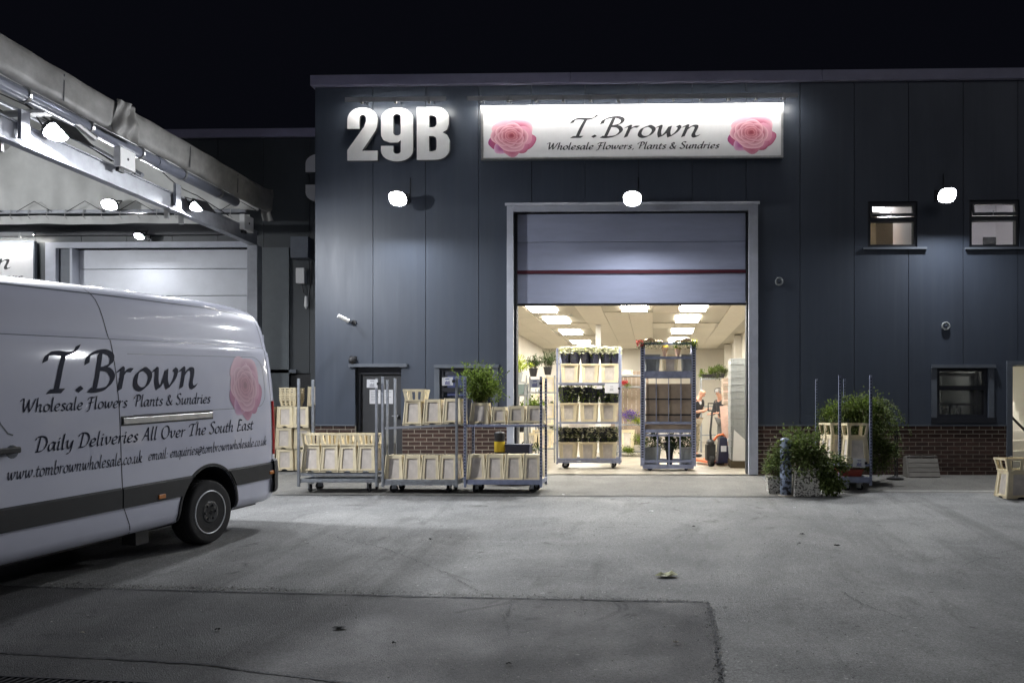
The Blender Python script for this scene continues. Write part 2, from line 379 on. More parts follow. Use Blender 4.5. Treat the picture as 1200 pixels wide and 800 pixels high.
# ---------------------------------------------------------------- broad-nib lettering
GL = {
'a': (.50, ['.40,.44 .24,.50 .07,.34 .05,.08 .15,.0 .30,.16 .41,.46', '.42,.50 .37,.14 .41,.0 .50,.07']),
'b': (.46, ['.13,.95 .09,.55 .06,.12 .16,.0 .34,.08 .41,.30 .32,.49 .20,.45 .09,.30']),
'c': (.40, ['.37,.42 .25,.50 .08,.36 .05,.10 .18,.0 .36,.10']),
'd': (.50, ['.40,.44 .24,.50 .07,.34 .05,.08 .15,.0 .30,.16 .41,.46', '.48,.95 .42,.5 .37,.14 .41,.0 .50,.07']),
'e': (.42, ['.07,.22 .26,.26 .37,.38 .28,.50 .11,.40 .04,.14 .17,.0 .37,.11']),
'f': (.30, ['.46,.88 .34,.95 .24,.82 .17,.30 .09,-.20 -.04,-.28', '!.04,.46 .36,.47']),
'h': (.50, ['.14,.95 .10,.55 .06,.0', '.08,.26 .22,.46 .34,.48 .36,.36 .32,.10 .38,.0 .48,.07']),
'i': (.24, ['.0,.42 .12,.50 .07,.12 .11,.0 .22,.07', '!.11,.71 .16,.66']),
'k': (.46, ['.14,.95 .10,.55 .06,.0', '.10,.22 .24,.44 .36,.46 .30,.28 .12,.24', '.14,.24 .30,.03 .44,.05']),
'l': (.24, ['.15,.95 .10,.55 .07,.12 .11,.0 .22,.07']),
'm': (.76, ['.0,.42 .12,.50 .06,.0', '.08,.26 .22,.46 .32,.48 .33,.36 .28,.0', '.30,.26 .46,.46 .58,.48 .60,.34 .56,.10 .62,.0 .74,.07']),
'n': (.52, ['.0,.42 .12,.50 .06,.0', '.08,.26 .24,.47 .37,.48 .38,.34 .34,.10 .40,.0 .52,.07']),
'o': (.46, ['.26,.50 .09,.38 .05,.12 .18,.0 .35,.10 .42,.34 .30,.49 .22,.49']),
'p': (.48, ['.0,.42 .13,.50 .08,.10 .02,-.30', '.09,.30 .24,.47 .38,.46 .42,.26 .32,.04 .16,.0 .08,.08']),
'q': (.48, ['.40,.44 .24,.50 .07,.34 .05,.08 .15,.0 .30,.16 .41,.46', '.43,.50 .38,.10 .34,-.30']),
'r': (.36, ['.0,.42 .12,.50 .06,.0', '.08,.28 .22,.46 .36,.47']),
's': (.36, ['.34,.43 .22,.50 .10,.40 .20,.26 .29,.12 .18,.0 .02,.06']),
't': (.30, ['.18,.70 .11,.35 .08,.10 .14,.0 .28,.07', '!.0,.47 .32,.48']),
'u': (.52, ['.0,.42 .11,.50 .07,.14 .15,.0 .30,.12 .41,.44', '.43,.50 .38,.14 .42,.0 .52,.07']),
'v': (.46, ['.0,.42 .10,.50 .12,.20 .17,.0', '.17,.0 .34,.20 .40,.44 .34,.50']),
'w': (.70, ['.0,.42 .10,.50 .10,.20 .15,.0', '.15,.0 .28,.18 .37,.48', '.37,.48 .36,.20 .41,.0', '.41,.0 .57,.20 .64,.42 .58,.50']),
'y': (.46, ['.0,.42 .10,.50 .10,.18 .18,.02 .30,.12 .40,.44', '.43,.50 .36,.0 .26,-.24 .08,-.30']),
'x': (.44, ['.02,.44 .12,.48 .28,.04 .40,.06', '!.38,.48 .04,.02']),
'g': (.48, ['.40,.44 .24,.50 .07,.34 .05,.10 .15,.02 .30,.18 .41,.46', '.43,.50 .37,.0 .26,-.24 .06,-.28']),
'.': (.20, ['!.05,.09 .12,.02']), ',': (.20, ['.10,.06 .11,-.02 .03,-.13']), ':': (.2, ['!.05,.08 .10,.03', '!.09,.42 .14,.37']), ' ': (.24, []),
'T': (.62, ['.02,.66 .08,.82 .24,.86 .46,.84 .62,.90 .70,1.04', '.40,.84 .32,.45 .26,.04', '.10,.02 .22,.03 .40,.03']),
'B': (.66, ['.0,.62 .04,.80 .22,.90 .42,.91 .56,.80 .52,.62 .34,.52 .26,.50', '.30,.88 .24,.45 .18,.04', '.28,.51 .48,.48 .58,.30 .46,.08 .24,.01 .06,.03']),
'W': (.95, ['-.02,.74 .06,.86 .20,.88 .20,.40 .24,.02', '.24,.02 .42,.45 .54,.86', '.54,.86 .54,.40 .58,.02', '.58,.02 .78,.40 .92,.80 .98,.90']),
'F': (.56, ['.06,.66 .12,.82 .30,.87 .52,.84 .64,.92', '.36,.86 .28,.40 .18,-.06 .0,-.14', '.12,.45 .30,.46 .50,.50']),
'P': (.58, ['-.02,.62 .04,.80 .22,.90 .42,.91 .56,.78 .50,.56 .32,.44 .24,.46', '.30,.88 .24,.45 .18,.02']),
'S': (.52, ['.50,.80 .38,.91 .20,.84 .16,.66 .32,.48 .44,.28 .36,.06 .18,.0 .02,.14']),
'D': (.74, ['.30,.86 .24,.45 .18,.04', '.02,.70 .12,.86 .36,.90 .60,.80 .70,.52 .58,.18 .36,.02 .06,.02']),
'A': (.64, ['.0,.02 .18,.30 .42,.90', '.44,.92 .46,.45 .52,.04 .60,.04', '!.16,.34 .50,.34']),
'O': (.72, ['.42,.90 .16,.74 .08,.34 .24,.02 .48,.06 .66,.38 .60,.78 .40,.90']),
'E': (.54, ['.54,.84 .30,.90 .24,.88 .20,.45 .12,.03 .30,.02 .50,.06', '!.18,.48 .44,.49']),
'&': (.66, ['.58,.40 .44,.10 .22,.0 .06,.14 .14,.38 .34,.56 .38,.74 .26,.80 .18,.66 .28,.38 .50,.04 .62,.04']),
'@': (.66, ['.44,.40 .28,.42 .20,.20 .32,.10 .44,.34 .44,.16 .58,.24 .58,.50 .36,.62 .10,.44 .06,.12 .26,-.10 .50,-.06']),
}
def cr(pts, n=6):
    if len(pts) < 3: return pts
    q = [pts[0]]+pts+[pts[-1]]; out = []
    for i in range(1, len(q)-2):
        a, b, c, d = q[i-1], q[i], q[i+1], q[i+2]
        for k in range(n):
            t = k/n; out.append(tuple(.5*((2*b[j])+(-a[j]+c[j])*t+(2*a[j]-5*b[j]+4*c[j]-d[j])*t*t+(-a[j]+3*b[j]-3*c[j]+d[j])*t**3) for j in (0, 1)))
    out.append(pts[-1]); return out
def lay(txt, track=.03, slant=.14):
    x = 0; st = []
    for ch in txt:
        adv, ss = GL[ch]
        for s in ss:
            ln = s[0] == '!'
            p = [tuple(float(v) for v in q.split(',')) for q in s.lstrip('!').split()]
            if not ln: p = cr(p)
            st.append([(x+a+b*slant, b) for a, b in p])
        x += adv+track
    return st, x-track
def lettering(name, txt, mapf, x0, x1, base, h, mname, parent, nib=.115, thin=.014, na=38):
    """mapf(u, v, lift) gives the surface point; text runs from x0 to x1 on baseline base, cap height h"""
    st, wd = lay(txt); sx = (x1-x0)/wd; sy = h/.92
    mb = MB(); nv = (math.cos(math.radians(na))*nib/2, math.sin(math.radians(na))*nib/2)
    for k, pl in enumerate(st):
        lift = .0003*(k % 4)
        vs = []
        for i, p in enumerate(pl):
            a = pl[max(0, i-1)]; b = pl[min(len(pl)-1, i+1)]
            dx, dy = b[0]-a[0], b[1]-a[1]; l = math.hypot(dx, dy) or 1; nx, ny = -dy/l, dx/l
            sg = 1 if nv[0]*nx+nv[1]*ny > 0 else -1
            for s in (1, -1):
                ox = s*(nv[0]*sg+nx*thin); oy = s*(nv[1]*sg+ny*thin)
                vs.append(mapf(x0+(p[0]+ox)*sx, base+(p[1]+oy)*sy, lift))
        mb.add(vs, [(2*i, 2*i+1, 2*i+3, 2*i+2) for i in range(len(pl)-1)])
    return mb.build(name, mname, parent)
def rose_print(name, mapf, cx, cz, rw, rh, parent, pale=0.0, seed=1, rows=None):
    rr = random.Random(seed); mb = MB(); mb.c = []; lift = [0]
    def mixp(c): return tuple(a*(1-pale)+b*pale for a, b in zip(c, (.42, .40, .50)))
    def petal(x, y, a, b, ang, base, edge, off=(0, 0)):
        lift[0] += .00008; n = 22
        def pt(r, t):
            w = 1+.05*math.sin(3*t+x*9)+.03*math.sin(5*t+y*7)
            px, py = a*r*math.cos(t)*w, b*r*math.sin(t)*w
            return x+px*math.cos(ang)-py*math.sin(ang), y+px*math.sin(ang)+py*math.cos(ang)
        vs = [(x+off[0], y+off[1])]; cs = [base]
        for r in (.45, .8, .94, 1.0):
            for i in range(n):
                t = 2*PI*i/n; q = pt(r, t); vs.append(q)
                k = r**2.6*(.6+.4*math.cos(t)); k = max(0, min(1, k))
                cs.append(tuple(p*(1-k)+e*k for p, e in zip(base, edge)))
        o = len(mb.v)
        for (u, v), c in zip(vs, cs):
            mb.v.append(Vector(mapf(cx+u*rw, cz+v*rh, lift[0]))); mb.c.append(mixp(c))
        fs = [(0, 1+i, 1+(i+1) % n) for i in range(n)]
        for j in range(3):
            for i in range(n): fs.append((1+j*n+i, 1+j*n+(i+1) % n, 1+(j+1)*n+(i+1) % n, 1+(j+1)*n+i))
        for f in fs: mb.f.append([o+i for i in f]); mb.mi.append(0)
    mag = (.36, .05, .22); pk = (.42, .075, .16); pp = (.66, .28, .38); dk = (.22, .015, .04); wt = (.84, .52, .60)
    petal(-.62, -.28, .36, .5, 2.6, pk, mag); petal(.66, -.36, .36, .5, -.5, (.62, .2, .34), pk)
    petal(.42, -.62, .36, .34, -1.0, (.6, .22, .34), pk); petal(-.40, -.62, .42, .36, -2.2, mag, (.78, .5, .68))
    petal(.0, -.68, .5, .38, -1.57, pk, pp)
    petal(-.25, .35, .58, .6, 2.0, pp, wt); petal(.32, .32, .6, .6, 1.0, pk, wt); petal(.5, -.02, .42, .5, .1, (.66, .30, .42), pp); petal(-.52, -.02, .4, .5, 3.1, pk, wt)
    petal(0, -.35, .55, .62, -1.57, pk, wt)
    for ring, (rad, npet, sz) in enumerate(((.40, 5, .36), (.30, 5, .30), (.20, 4, .25), (.11, 4, .19), (.05, 3, .13))):
        for i in range(npet):
            t = 2*PI*i/npet+ring*.8+rr.uniform(-.2, .2)
            f = ring/4; b = tuple(a*(1-f)+c*f for a, c in zip((.34, .05, .10), dk)); e = tuple(a*(1-f)+c*f for a, c in zip(wt, (.66, .24, .28)))
            petal(-.02+rad*math.cos(t), -.02+rad*math.sin(t)*.85, sz, sz*1.15, t, b, e, (-.3*sz*math.cos(t), -.3*sz*math.sin(t)))
    return mb.build(name, 'rose', parent)
M['rose'] = MATS['rose_print']
# ================================================================ GROUND
def struct(name, mb, m, label=None, parent=None, **k):
    o = mb.build(name, m, parent, **k)
    if not parent: tag(o, label, None, None, 'structure')
    return o
mb = MB(); xs = [-60, -20, -10, -5, 0, 5, 10, 20, 60]; ys = [-60, -12, 0, 4, 8, 12, YF+.0]
for i in range(len(xs)-1):
    for j in range(len(ys)-1):
        mb.add([(xs[i], ys[j], zg(ys[j])), (xs[i+1], ys[j], zg(ys[j])), (xs[i+1], ys[j+1], zg(ys[j+1])), (xs[i], ys[j+1], zg(ys[j+1]))], [(0,1,2,3)])
mb.add([(-60, YF, 0), (60, YF, 0), (60, 80, 0), (-60, 80, 0)], [(0,1,2,3)])
mb2 = MB(); mb2.v = [p-Vector((0, 0, .02)) for p in mb.v]; mb2.f = mb.f; mb2.mi = mb.mi
struct('yard', mb2, 'ground', 'grey worn concrete yard sloping gently up to the warehouse doors')
def sheet(name, pts, m, lift, label, thick=.0):
    mb = MB(); v = [(x, y, zg(y)-.02+lift) for x, y in pts]; mb.add(v, [tuple(range(len(v)))])
    return struct(name, mb, m, label)
g1, g2, g3 = G(-200, 679), G(830, 703), G(846, 800)
sheet('darkened_slab', [(g1.x, g1.y), (g3.x+.05, 2.0), (g3.x, g3.y), (g2.x, g2.y)][:1]+[(g1.x, 1.0), (g3.x+.1, 1.0), (g3.x, g3.y), (g2.x, g2.y)], 'slab', .004, 'darker concrete slab in the foreground of the yard, darkened further for light falloff')
ap = 12.12
sheet('door_apron', [(-12, ap+.1), (-4, ap+.04), (-2, ap), (1.9, ap-.02), (1.9, YF-.0), (-12, YF)], 'apron', .006, 'paler beige concrete apron before the open roller door')
def crack(name, pts, wd, label, m='gap', lift=.009, jit=.012):
    mb = MB(); n = 60; P2 = []
    for i in range(len(pts)-1):
        a, b = Vector(pts[i]), Vector(pts[i+1])
        for k in range(n): P2.append(a.lerp(b, k/n)+Vector((R.uniform(-jit, jit), R.uniform(-jit, jit)))*.6)
    P2.append(Vector(pts[-1])); vs = []
    for i, p in enumerate(P2):
        d = (P2[min(i+1, len(P2)-1)]-P2[max(0, i-1)]).normalized(); w2 = wd/2*R.uniform(.35, 1.5); q = Vector((-d.y, d.x))*w2
        for z in (p+q, p-q): vs.append((z.x, z.y, zg(z.y)-.02+lift))
    mb.add(vs, [(2*i, 2*i+1, 2*i+3, 2*i+2) for i in range(len(P2)-1)])
    return struct(name, mb, m, label)
crack('slab_joint', [g1.xy, G(60, 686).xy, G(500, 697).xy, g2.xy], .022, 'dark straight joint across the yard beyond the dark slab')
crack('slab_crack', [g2.xy, G(838, 735).xy, G(842, 770).xy, g3.xy, (g3.x+.1, 3.5)], .018, 'ragged dark crack running towards the camera at the slab edge', jit=.03)
0 and crack('slab_crack', [(g2+Vector((.03,0,0))).xy, G(836, 722).xy, G(848, 768).xy, G(843, 799).xy], .016, 'thin second crack beside the ragged one', jit=.04)
crack('front_joint', [G(-150, 759).xy, G(0, 762).xy, G(240, 775).xy, G(300, 784).xy, G(440, 801).xy, G(640, 830).xy], .018, 'curving thin joint line in the near left foreground')
crack('apron_joint', [(-7.5, ap+.06), (-2, ap-.01), (1.9, ap-.03)], .02, 'joint between yard and paler door apron', 'patch_dark' if 'patch_dark' in M else 'gap')
def gravel(name, label, pts, seed):
    r = random.Random(seed); mb = MB()
    for (pa, pb, wd, n) in pts:
        a, b = G(*pa), G(*pb)
        for _ in range(int(n*.45)):
            f = r.random(); x = a.x+(b.x-a.x)*f+r.gauss(0, wd*.6); y = a.y+(b.y-a.y)*f+r.gauss(0, wd); z = zg(y)-.016; s_ = r.uniform(.0025, .008)*(1 if r.random() < .95 else 1.4)
            v = [(x+s_*math.cos(t_)*r.uniform(.7, 1.2), y+s_*math.sin(t_)*r.uniform(.7, 1.2), z) for t_ in (0, 1.6, 3.1, 4.7)]+[(x, y, z+s_*r.uniform(.5, .9))]
            mb.add(v, [(0,1,4), (1,2,4), (2,3,4), (3,0,4)])
    tag(mb.build(name, mat('grit', (.27, .265, .25), .9, island=.75)), label, None, None, 'stuff')
gravel('gravel', 'loose grit scattered along the slab joint and below the trolleys', [((60, 683), (330, 689), .05, 2600), ((330, 689), (640, 697), .035, 900), ((640, 697), (830, 702), .03, 500), ((350, 578), (640, 577), .12, 900), ((833, 712), (846, 800), .05, 260), ((840, 705), (1190, 790), .8, 700), ((0, 700), (800, 760), .6, 900), ((560, 600), (1190, 660), .9, 1100), ((300, 640), (700, 620), .5, 800)], 5)
for k_, (pts_, w_) in enumerate((([(985, 690), (1010, 705), (1060, 722)], .005), ([(1200, 640), (1160, 648), (1130, 660)], .005), ([(360, 620), (450, 640), (520, 668), (560, 690)], .006), ([(600, 705), (592, 722), (596, 745)], .004))):
    crack('hairline_crack', [G(*q_).xy for q_ in pts_], w_, ('hairline crack running through the right of the yard', 'short hairline crack near the right edge of the yard', 'hairline crack beyond the slab joint left of centre', 'hairline crack across the dark slab below the trolleys')[k_], jit=.03, lift=.0075)
for k, (a, b) in enumerate((((350, 590), (640, 583)), ((560, 640), (690, 600)), ((900, 585), (1200, 588)))):
    pass
# pavement strip on the right with its kerb
x0p = P(958, 570, 12.7).x
zk = zg(12.60)-.02+.008
mb = MB().add([(x0p, 12.72, zk+.012), (30, 12.72, zk+.012), (30, YF, 0.0), (x0p, YF, 0.0)], [(0,1,2,3)])
mb.add([(x0p, 12.72, -.15), (x0p, YF, -.15), (x0p, YF, 0), (x0p, 12.72, zk+.012)], [(0,3,2,1)])
struct('pavement', mb, 'apron', 'narrow concrete pavement along the brick base right of the door')
mb = MB()
for k in range(18): mb.add([(x0p+k*.92+.004, 12.56, zk-.03), (x0p+k*.92+.914, 12.56, zk-.03), (x0p+k*.92+.914, 12.60, zk+.010), (x0p+k*.92+.004, 12.60, zk+.010), (x0p+k*.92+.914, 12.725, zk+.016), (x0p+k*.92+.004, 12.725, zk+.016)], [(0,1,2,3), (3,2,4,5)])
struct('kerb', mb, mat('pale_kerb', (.27, .265, .25), .85, noise=.2), 'pale flush kerb stones edging the pavement')
# ================================================================ BUILDINGS
def cladding(root, xs, z0, z1, Y, openings, m, part='cladding_panel', th=.05, gap=.010):
    """columns between consecutive xs; openings = (x0, x1, z0, z1)"""
    for a, b in zip(xs[:-1], xs[1:]):
        a += gap/2; b -= gap/2
        ed = sorted({a, b}|{min(max(e, a), b) for o in openings for e in o[:2]}); mb = MB()
        for p, q in zip(ed[:-1], ed[1:]):
            if q-p < .003: continue
            mid = (p+q)/2; iv = [(z0, z1)]
            for o in openings:
                if o[0] < mid < o[1]:
                    nv = []
                    for s, e in iv:
                        if o[3] <= s or o[2] >= e: nv.append((s, e)); continue
                        if o[2] > s: nv.append((s, o[2]))
                        if o[3] < e: nv.append((o[3], e))
                    iv = nv
            for s, e in iv: mb.box(p, q, Y, Y+th, s, e)
        if mb.v: mb.build(part, m, root, world=True)
def backing(root, x0, x1, z0, z1, Y, openings, m='gap', th=.2):
    ed = sorted({x0, x1}|{e for o in openings for e in o[:2] if x0 < e < x1}); mb = MB()
    for p, q in zip(ed[:-1], ed[1:]):
        mid = (p+q)/2; iv = [(z0, z1)]
        for o in openings:
            if o[0] < mid < o[1]:
                nv = []
                for s, e in iv:
                    if o[3] <= s or o[2] >= e: nv.append((s, e)); continue
                    if o[2] > s: nv.append((s, o[2]))
                    if o[3] < e: nv.append((o[3], e))
                iv = nv
        for s, e in iv: mb.box(p, q, Y+.052, Y+.052+th, s, e)
    return mb.build('wall', m, root, world=True)
def rect(px0, py0, px1, py1, Y=YF):
    a = P(px0, py1, Y); b = P(px1, py0, Y); return (a.x, b.x, a.z, b.z)
XL, XR = P(369, 300, YF).x, 13.0
ZT = 7.22
wh = thing('warehouse_building', 'dark blue-grey clad warehouse unit 29B with big open roller door and brick base', 'warehouse', (XL, YF, 0))
DOOR = rect(602, 247, 877, 560); DOOR = (DOOR[0], DOOR[1], -.01, DOOR[3])
ENT = rect(416, 430, 470, 560); ENT = (ENT[0], ENT[1], -.01, ENT[3])
WL = rect(515.5, 431, 577, 498)
WU1 = rect(1017, 236, 1075, 290); WU2 = rect(1136, 234, 1195, 290)
WR = rect(1098, 431, 1158, 489)
STA = rect(1186, 428, 1262, 560); STA = (STA[0], STA[1], -.01, STA[3])
OPS = [DOOR, ENT, WL, WU1, WU2, WR, STA]
ZB = .90
step = .965; x0 = P(437, 300, YF).x
cols = [XL+.0]+[x0+i*step for i in range(0, 19)]; cols = [c for c in cols if c < XR]+[XR]
cols.insert(1, P(382, 300, YF).x) if False else None
cladding(wh, cols, ZB, ZT-.2, YF, OPS, 'clad')
backing(wh, XL+.02, XR, 0, ZT-.25, YF, OPS)
mb = MB().box(XL, XL+.2, YF+.25, 34, 0, ZT-.3).box(XR-.2, XR, YF+.25, 34, 0, ZT-.3).box(XL+.2, XR-.2, 33.8, 34, 0, ZT-.3); mb.build('side_wall', 'clad', wh, world=True)
MB().box(XL, XR, YF+.25, 34, ZT-.32, ZT-.18).build('roof', 'clad', wh, world=True)
for a, b in ((XL-.06, -1.5), (-1.497, 3.0), (3.003, 7.5), (7.503, XR)):
    MB().box(a, b, YF-.07, YF+.5, ZT-.19, ZT).build('coping', 'coping', wh, world=True, bevel=.01)
# plinth drip trims between openings
tr = MB()
for a, b in ((XL, ENT[0]-.0), (ENT[1]+.05, DOOR[0]-.12), (DOOR[1]+.16, STA[0]-.05)): tr.box(a, b, YF-.025, YF+.05, ZB-.03, ZB-.002)
tr.build('drip_trim', 'trim', wh, world=True)
# brick base
bricks = {}
def brick_mesh(L):
    k = round(L, 3)
    if k not in bricks:
        mb = MB().box(-k/2, k/2, 0, .05, 0, .0595); o = mb.build('b', 'brick'); me = o.data; me.name = 'brick'; bpy.data.objects.remove(o); bricks[k] = me
    return bricks[k]
plinth = MB()
segs = [(XL, ENT[0]), (ENT[1]+.02, DOOR[0]-.11), (DOOR[1]+.17, STA[0]-.02)]
for a, b in segs: plinth.box(a, b, YF+.0045, YF+.24, -.12, ZB-.031)
pl = plinth.build('brick_plinth', 'mortar', wh, world=True)
hb0, hb1 = P(975, 500, YF).x, P(1040, 500, YF).x
stuffb = MB(); nb = 0
for si, (a, b) in enumerate(segs):
    for c in range(12):
        z = .005+c*.0735; x = a+.004-(.1125 if c % 2 else 0)
        while x < b-.03:
            s = max(x, a+.004); e = min(x+.2105, b-.004)
            if e-s > .03:
                if si == 0 or (hb0 < s and e < hb1): stuffb.box(s, e, YF-.002, YF+.04, z, z+.0595)
                else:
                    o = inst(brick_mesh(e-s), 'brick', pl, (((s+e)/2)-XL, R.uniform(-.003, .003)-.0, z+R.uniform(-.0015, .0015))); nb += 1
            x += .225
tag(stuffb.build('brick_row', 'brick', pl, world=True), kind='stuff')
print('bricks', nb)
# roller door: jamb frame, sectional panels, maroon seal
fx0, fx1 = P(594.5, 300, YF).x, P(888, 300, YF).x; fz = P(741, 240, YF).z
jf = MB().box(fx0, DOOR[0], YF-.05, YF+.34, 0, fz).box(DOOR[1], fx1, YF-.05, YF+.34, 0, fz).box(DOOR[0], DOOR[1], YF-.05, YF+.12, DOOR[3], fz).box(fx0-.03, fx1+.03, YF-.075, YF-.052, fz-.02, fz+.03)
jf.build('door_frame', 'jamb', wh, world=True, bevel=.006)
rd = MB().box(DOOR[0], DOOR[0]+.035, YF+.1, YF+.3, 0, DOOR[3]).build('guide_rail', 'gap', wh, world=True)
MB().box(DOOR[1]-.025, DOOR[1], YF+.1, YF+.3, 0, DOOR[3]).build('guide_rail', 'gap', wh, world=True)
zc = [DOOR[3], P(741, 316.5, YF+.15).z, P(741, 320.5, YF+.15).z, P(741, 355.5, YF+.15).z]
for a, b in ((zc[0], (zc[0]+zc[1])/2+.003), ((zc[0]+zc[1])/2-.003, zc[1]), (zc[2], zc[3])):
    MB().box(DOOR[0]+.04, DOOR[1]-.03, YF+.15, YF+.20, b, a).build('sectional_door_panel', 'shutter', wh, world=True, bevel=.008)
MB().box(DOOR[0]+.04, DOOR[1]-.03, YF+.135, YF+.20, zc[2]+.002, zc[1]-.002).build('door_seal_strip', 'maroon', wh, world=True)
MB().box(DOOR[0]+.04, DOOR[1]-.03, YF+.14, YF+.21, zc[3]-.035, zc[3]-.002).build('bottom_rubber', 'black', wh, world=True)
# entrance door
d = MB().box(ENT[0]+.02, ENT[1]-.02, YF+.16, YF+.2, .02, ENT[3]-.12); dd = d.build('entrance_door', M_door := mat('charcoal_door', (.045, .047, .052), .5, noise=.1), wh, world=True)
MB().box(ENT[0], ENT[1], YF+.1, YF+.3, ENT[3]-.12, ENT[3]).box(ENT[0], ENT[0]+.06, YF+.1, YF+.25, 0, ENT[3]-.12).build('entrance_frame', 'frame', wh, world=True)
MB().box(ENT[0]-.1, ENT[1]+.12, YF-.06, YF-.001, ENT[3], ENT[3]+.06).build('door_hood', 'trim', wh, world=True)
MB().cone((ENT[1]-.1, YF+.1, 1.05), (ENT[1]-.1, YF+.16, 1.05), .02).box(ENT[1]-.2, ENT[1]-.09, YF+.09, YF+.11, 1.04, 1.06).build('door_lever', 'steel', wh, world=True)
def window(r, hood=True, sill=True, transom=.45, glass='glass', openvent=False, Y=YF, root=wh, sillm='trim'):
    x0, x1, z0, z1 = r; f = .055
    zt = z0+(z1-z0)*transom
    mb = MB().box(x0, x0+f*1.0, Y+.03, Y+.16, z0, z1).box(x1-f*1.0, x1, Y+.03, Y+.16, z0, z1).box(x0+f*1.0, x1-f*1.0, Y+.03, Y+.16, z1-f, z1).box(x0+f*1.0, x1-f*1.0, Y+.03, Y+.16, z0, z0+f).box(x0+f*1.0, x1-f*1.0, Y+.03, Y+.16, zt-f*.7, zt+f*.7)
    wn = mb.build('window', 'frame', root, world=True); base = root.location
    p = MB().box(x0+f*1.0, x1-f*1.0, Y+.09, Y+.10, z0+f, zt-f*.7); o = p.build('pane', glass, wn); 
    for v in o.data.vertices: v.co -= Vector(base)
    if openvent:
        a = math.radians(14); W = x1-x0-f*2.0; H = z1-zt-f*1.9
        m4 = Matrix.Translation((x0+f*1.0-base[0], Y+.02-base[1], z1-f-base[2])) @ Matrix.Rotation(-a, 4, 'X')
        MB(m4).box(0, .03, 0, .04, -H, 0).box(W-.03, W, 0, .04, -H, 0).box(.03, W-.03, 0, .04, -H, -H+.04).box(.03, W-.03, 0, .04, -.02, 0).build('vent_sash', 'frame', wn)
        MB(m4).box(.04, W-.04, .015, .025, -H+.045, -.03).build('pane', glass, wn)
        MB(m4).cone((W*.45, -.03, -H+.06), (W*.45, .0, -H-.02), .008).build('stay', 'steel', wn)
    else:
        o = MB().box(x0+f*1.0, x1-f*1.0, Y+.09, Y+.10, zt+f*.7, z1-f).build('pane', glass, wn)
        for v in o.data.vertices: v.co -= Vector(base)
    if hood: MB().box(x0-.1, x1+.12, Y-.05, Y-.001, z1, z1+.06).box(x0-.1, x0-.005, Y-.02, Y-.001, z0, z1-.002).box(x1+.005, x1+.1, Y-.02, Y-.001, z0, z1-.002).build('window_hood', 'trim', root, world=True)
    if sill: MB().box(x0-.08, x1+.16, Y-.045, Y-.001, z0-.04, z0-.002).build('window_sill', sillm, root, world=True)
    return wn
window(WL, glass='darkglass', sill=False, transom=.62)
MB().box(WL[0]+.12, WL[0]+.55, YF+.075, YF+.082, WL[3]-.5, WL[3]-.14).build('window_poster', mat('blue_poster', (.07, .09, .22), .4, noise=.3, nscale=12), wh, world=True)
window(WU1, hood=False, openvent=True, transom=.62, sillm='trim'); window(WU2, hood=False, openvent=True, transom=.62)
window(WR, sill=False, transom=.60)
MB().box(WR[0]-.1, WR[1]+.14, YF-.03, YF-.001, WR[2]-.1, WR[2]-.002).build('window_sill', 'frame', wh, world=True)
mb = MB().box(STA[0]-.1, STA[0], YF-.03, YF+.25, 0, STA[3]+.0).box(STA[1], STA[1]+.1, YF-.03, YF+.25, 0, STA[3]).box(STA[0]-.1, STA[1]+.1, YF-.03, YF+.25, STA[3]+.002, STA[3]+.08)
mb.build('stair_door_frame', 'trim', wh, world=True)
# rooms behind the windows
def room(name, x0, x1, y0, y1, z0, z1, m, label, t=.08):
    mb = MB().box(x0-t, x0, y0, y1, z0, z1).box(x1, x1+t, y0, y1, z0, z1).box(x0-t, x1+t, y1, y1+t, z0, z1).box(x0-t, x1+t, y0, y1+t, z1, z1+t).box(x0-t, x1+t, y0, y1+t, z0-t, z0)
    return struct(name, mb, m, label)
yi = YF+.3
room('office_walls', WU1[0]-.5, WU1[1]+.55, yi, 19, 3.6, 5.55, mat('office_grey', (.34, .33, .30), .8), 'grey office room behind the left upper window')
room('office_walls', WU2[0]-.6, WU2[1]+1.0, yi, 18, 3.6, 5.7, mat('office_white', (.80, .78, .82), .8), 'white office room behind the right upper window')
def clight(x, y, z, wx, wy, label, grp, m='panelL'):
    t = thing('ceiling_light', label, 'ceiling light', (x, y, z), group=grp)
    MB().box(-wx/2, wx/2, -wy/2, wy/2, -.012, .01).build('diffuser', m, t)
    MB().box(-wx/2-.02, wx/2+.02, -wy/2-.02, -wy/2-.001, -.02, .01).box(-wx/2-.02, wx/2+.02, wy/2+.001, wy/2+.02, -.02, .01).box(-wx/2-.02, -wx/2-.001, -wy/2, wy/2, -.02, .01).box(wx/2+.001, wx/2+.02, -wy/2, wy/2, -.02, .01).build('rim', 'white', t)
    return t
clight(P(1031, 248, 17.4).x, 17.3, 5.52, .55, 1.1, 'bright square light panel seen through the left upper window', None, 'panelU')
clight(WU2[0]+.6, 15.4, 5.67, .9, .6, 'light panel over the white room behind the right upper window', None, 'panelU')
t = thing('cupboard', 'tan cupboard standing inside the left upper window', 'cupboard', (WU1[0]+.62, 16.6, 3.6)); MB().box(-.02, .32, -.3, .3, 0, 1.35).build('carcass', mat('tan_wood', (.45, .34, .2), .6), t); MB().box(-.015, .15, -.325, -.303, .02, 1.33).build('door', mat('tan_wood', (.45, .34, .2), .6), t); MB().box(.155, .315, -.325, -.303, .02, 1.33).build('door', mat('tan_wood', (.45, .34, .2), .6), t)
t = thing('desk_monitor', 'small dark monitor low in the right upper window', 'monitor', (WU2[1]-.12, 15.6, 4.15)); MB().box(-.12, .12, 0, .03, .1, .3).build('screen', 'black', t); MB().box(-.02, .02, .0, .03, -.55, .1).build('stand', 'black', t)
room('store_walls', WR[0]-.9, WR[1]+.2, yi, 17.5, .2, 2.6, mat('store_grey', (.25, .26, .25), .8), 'dim store room behind the lower right window')
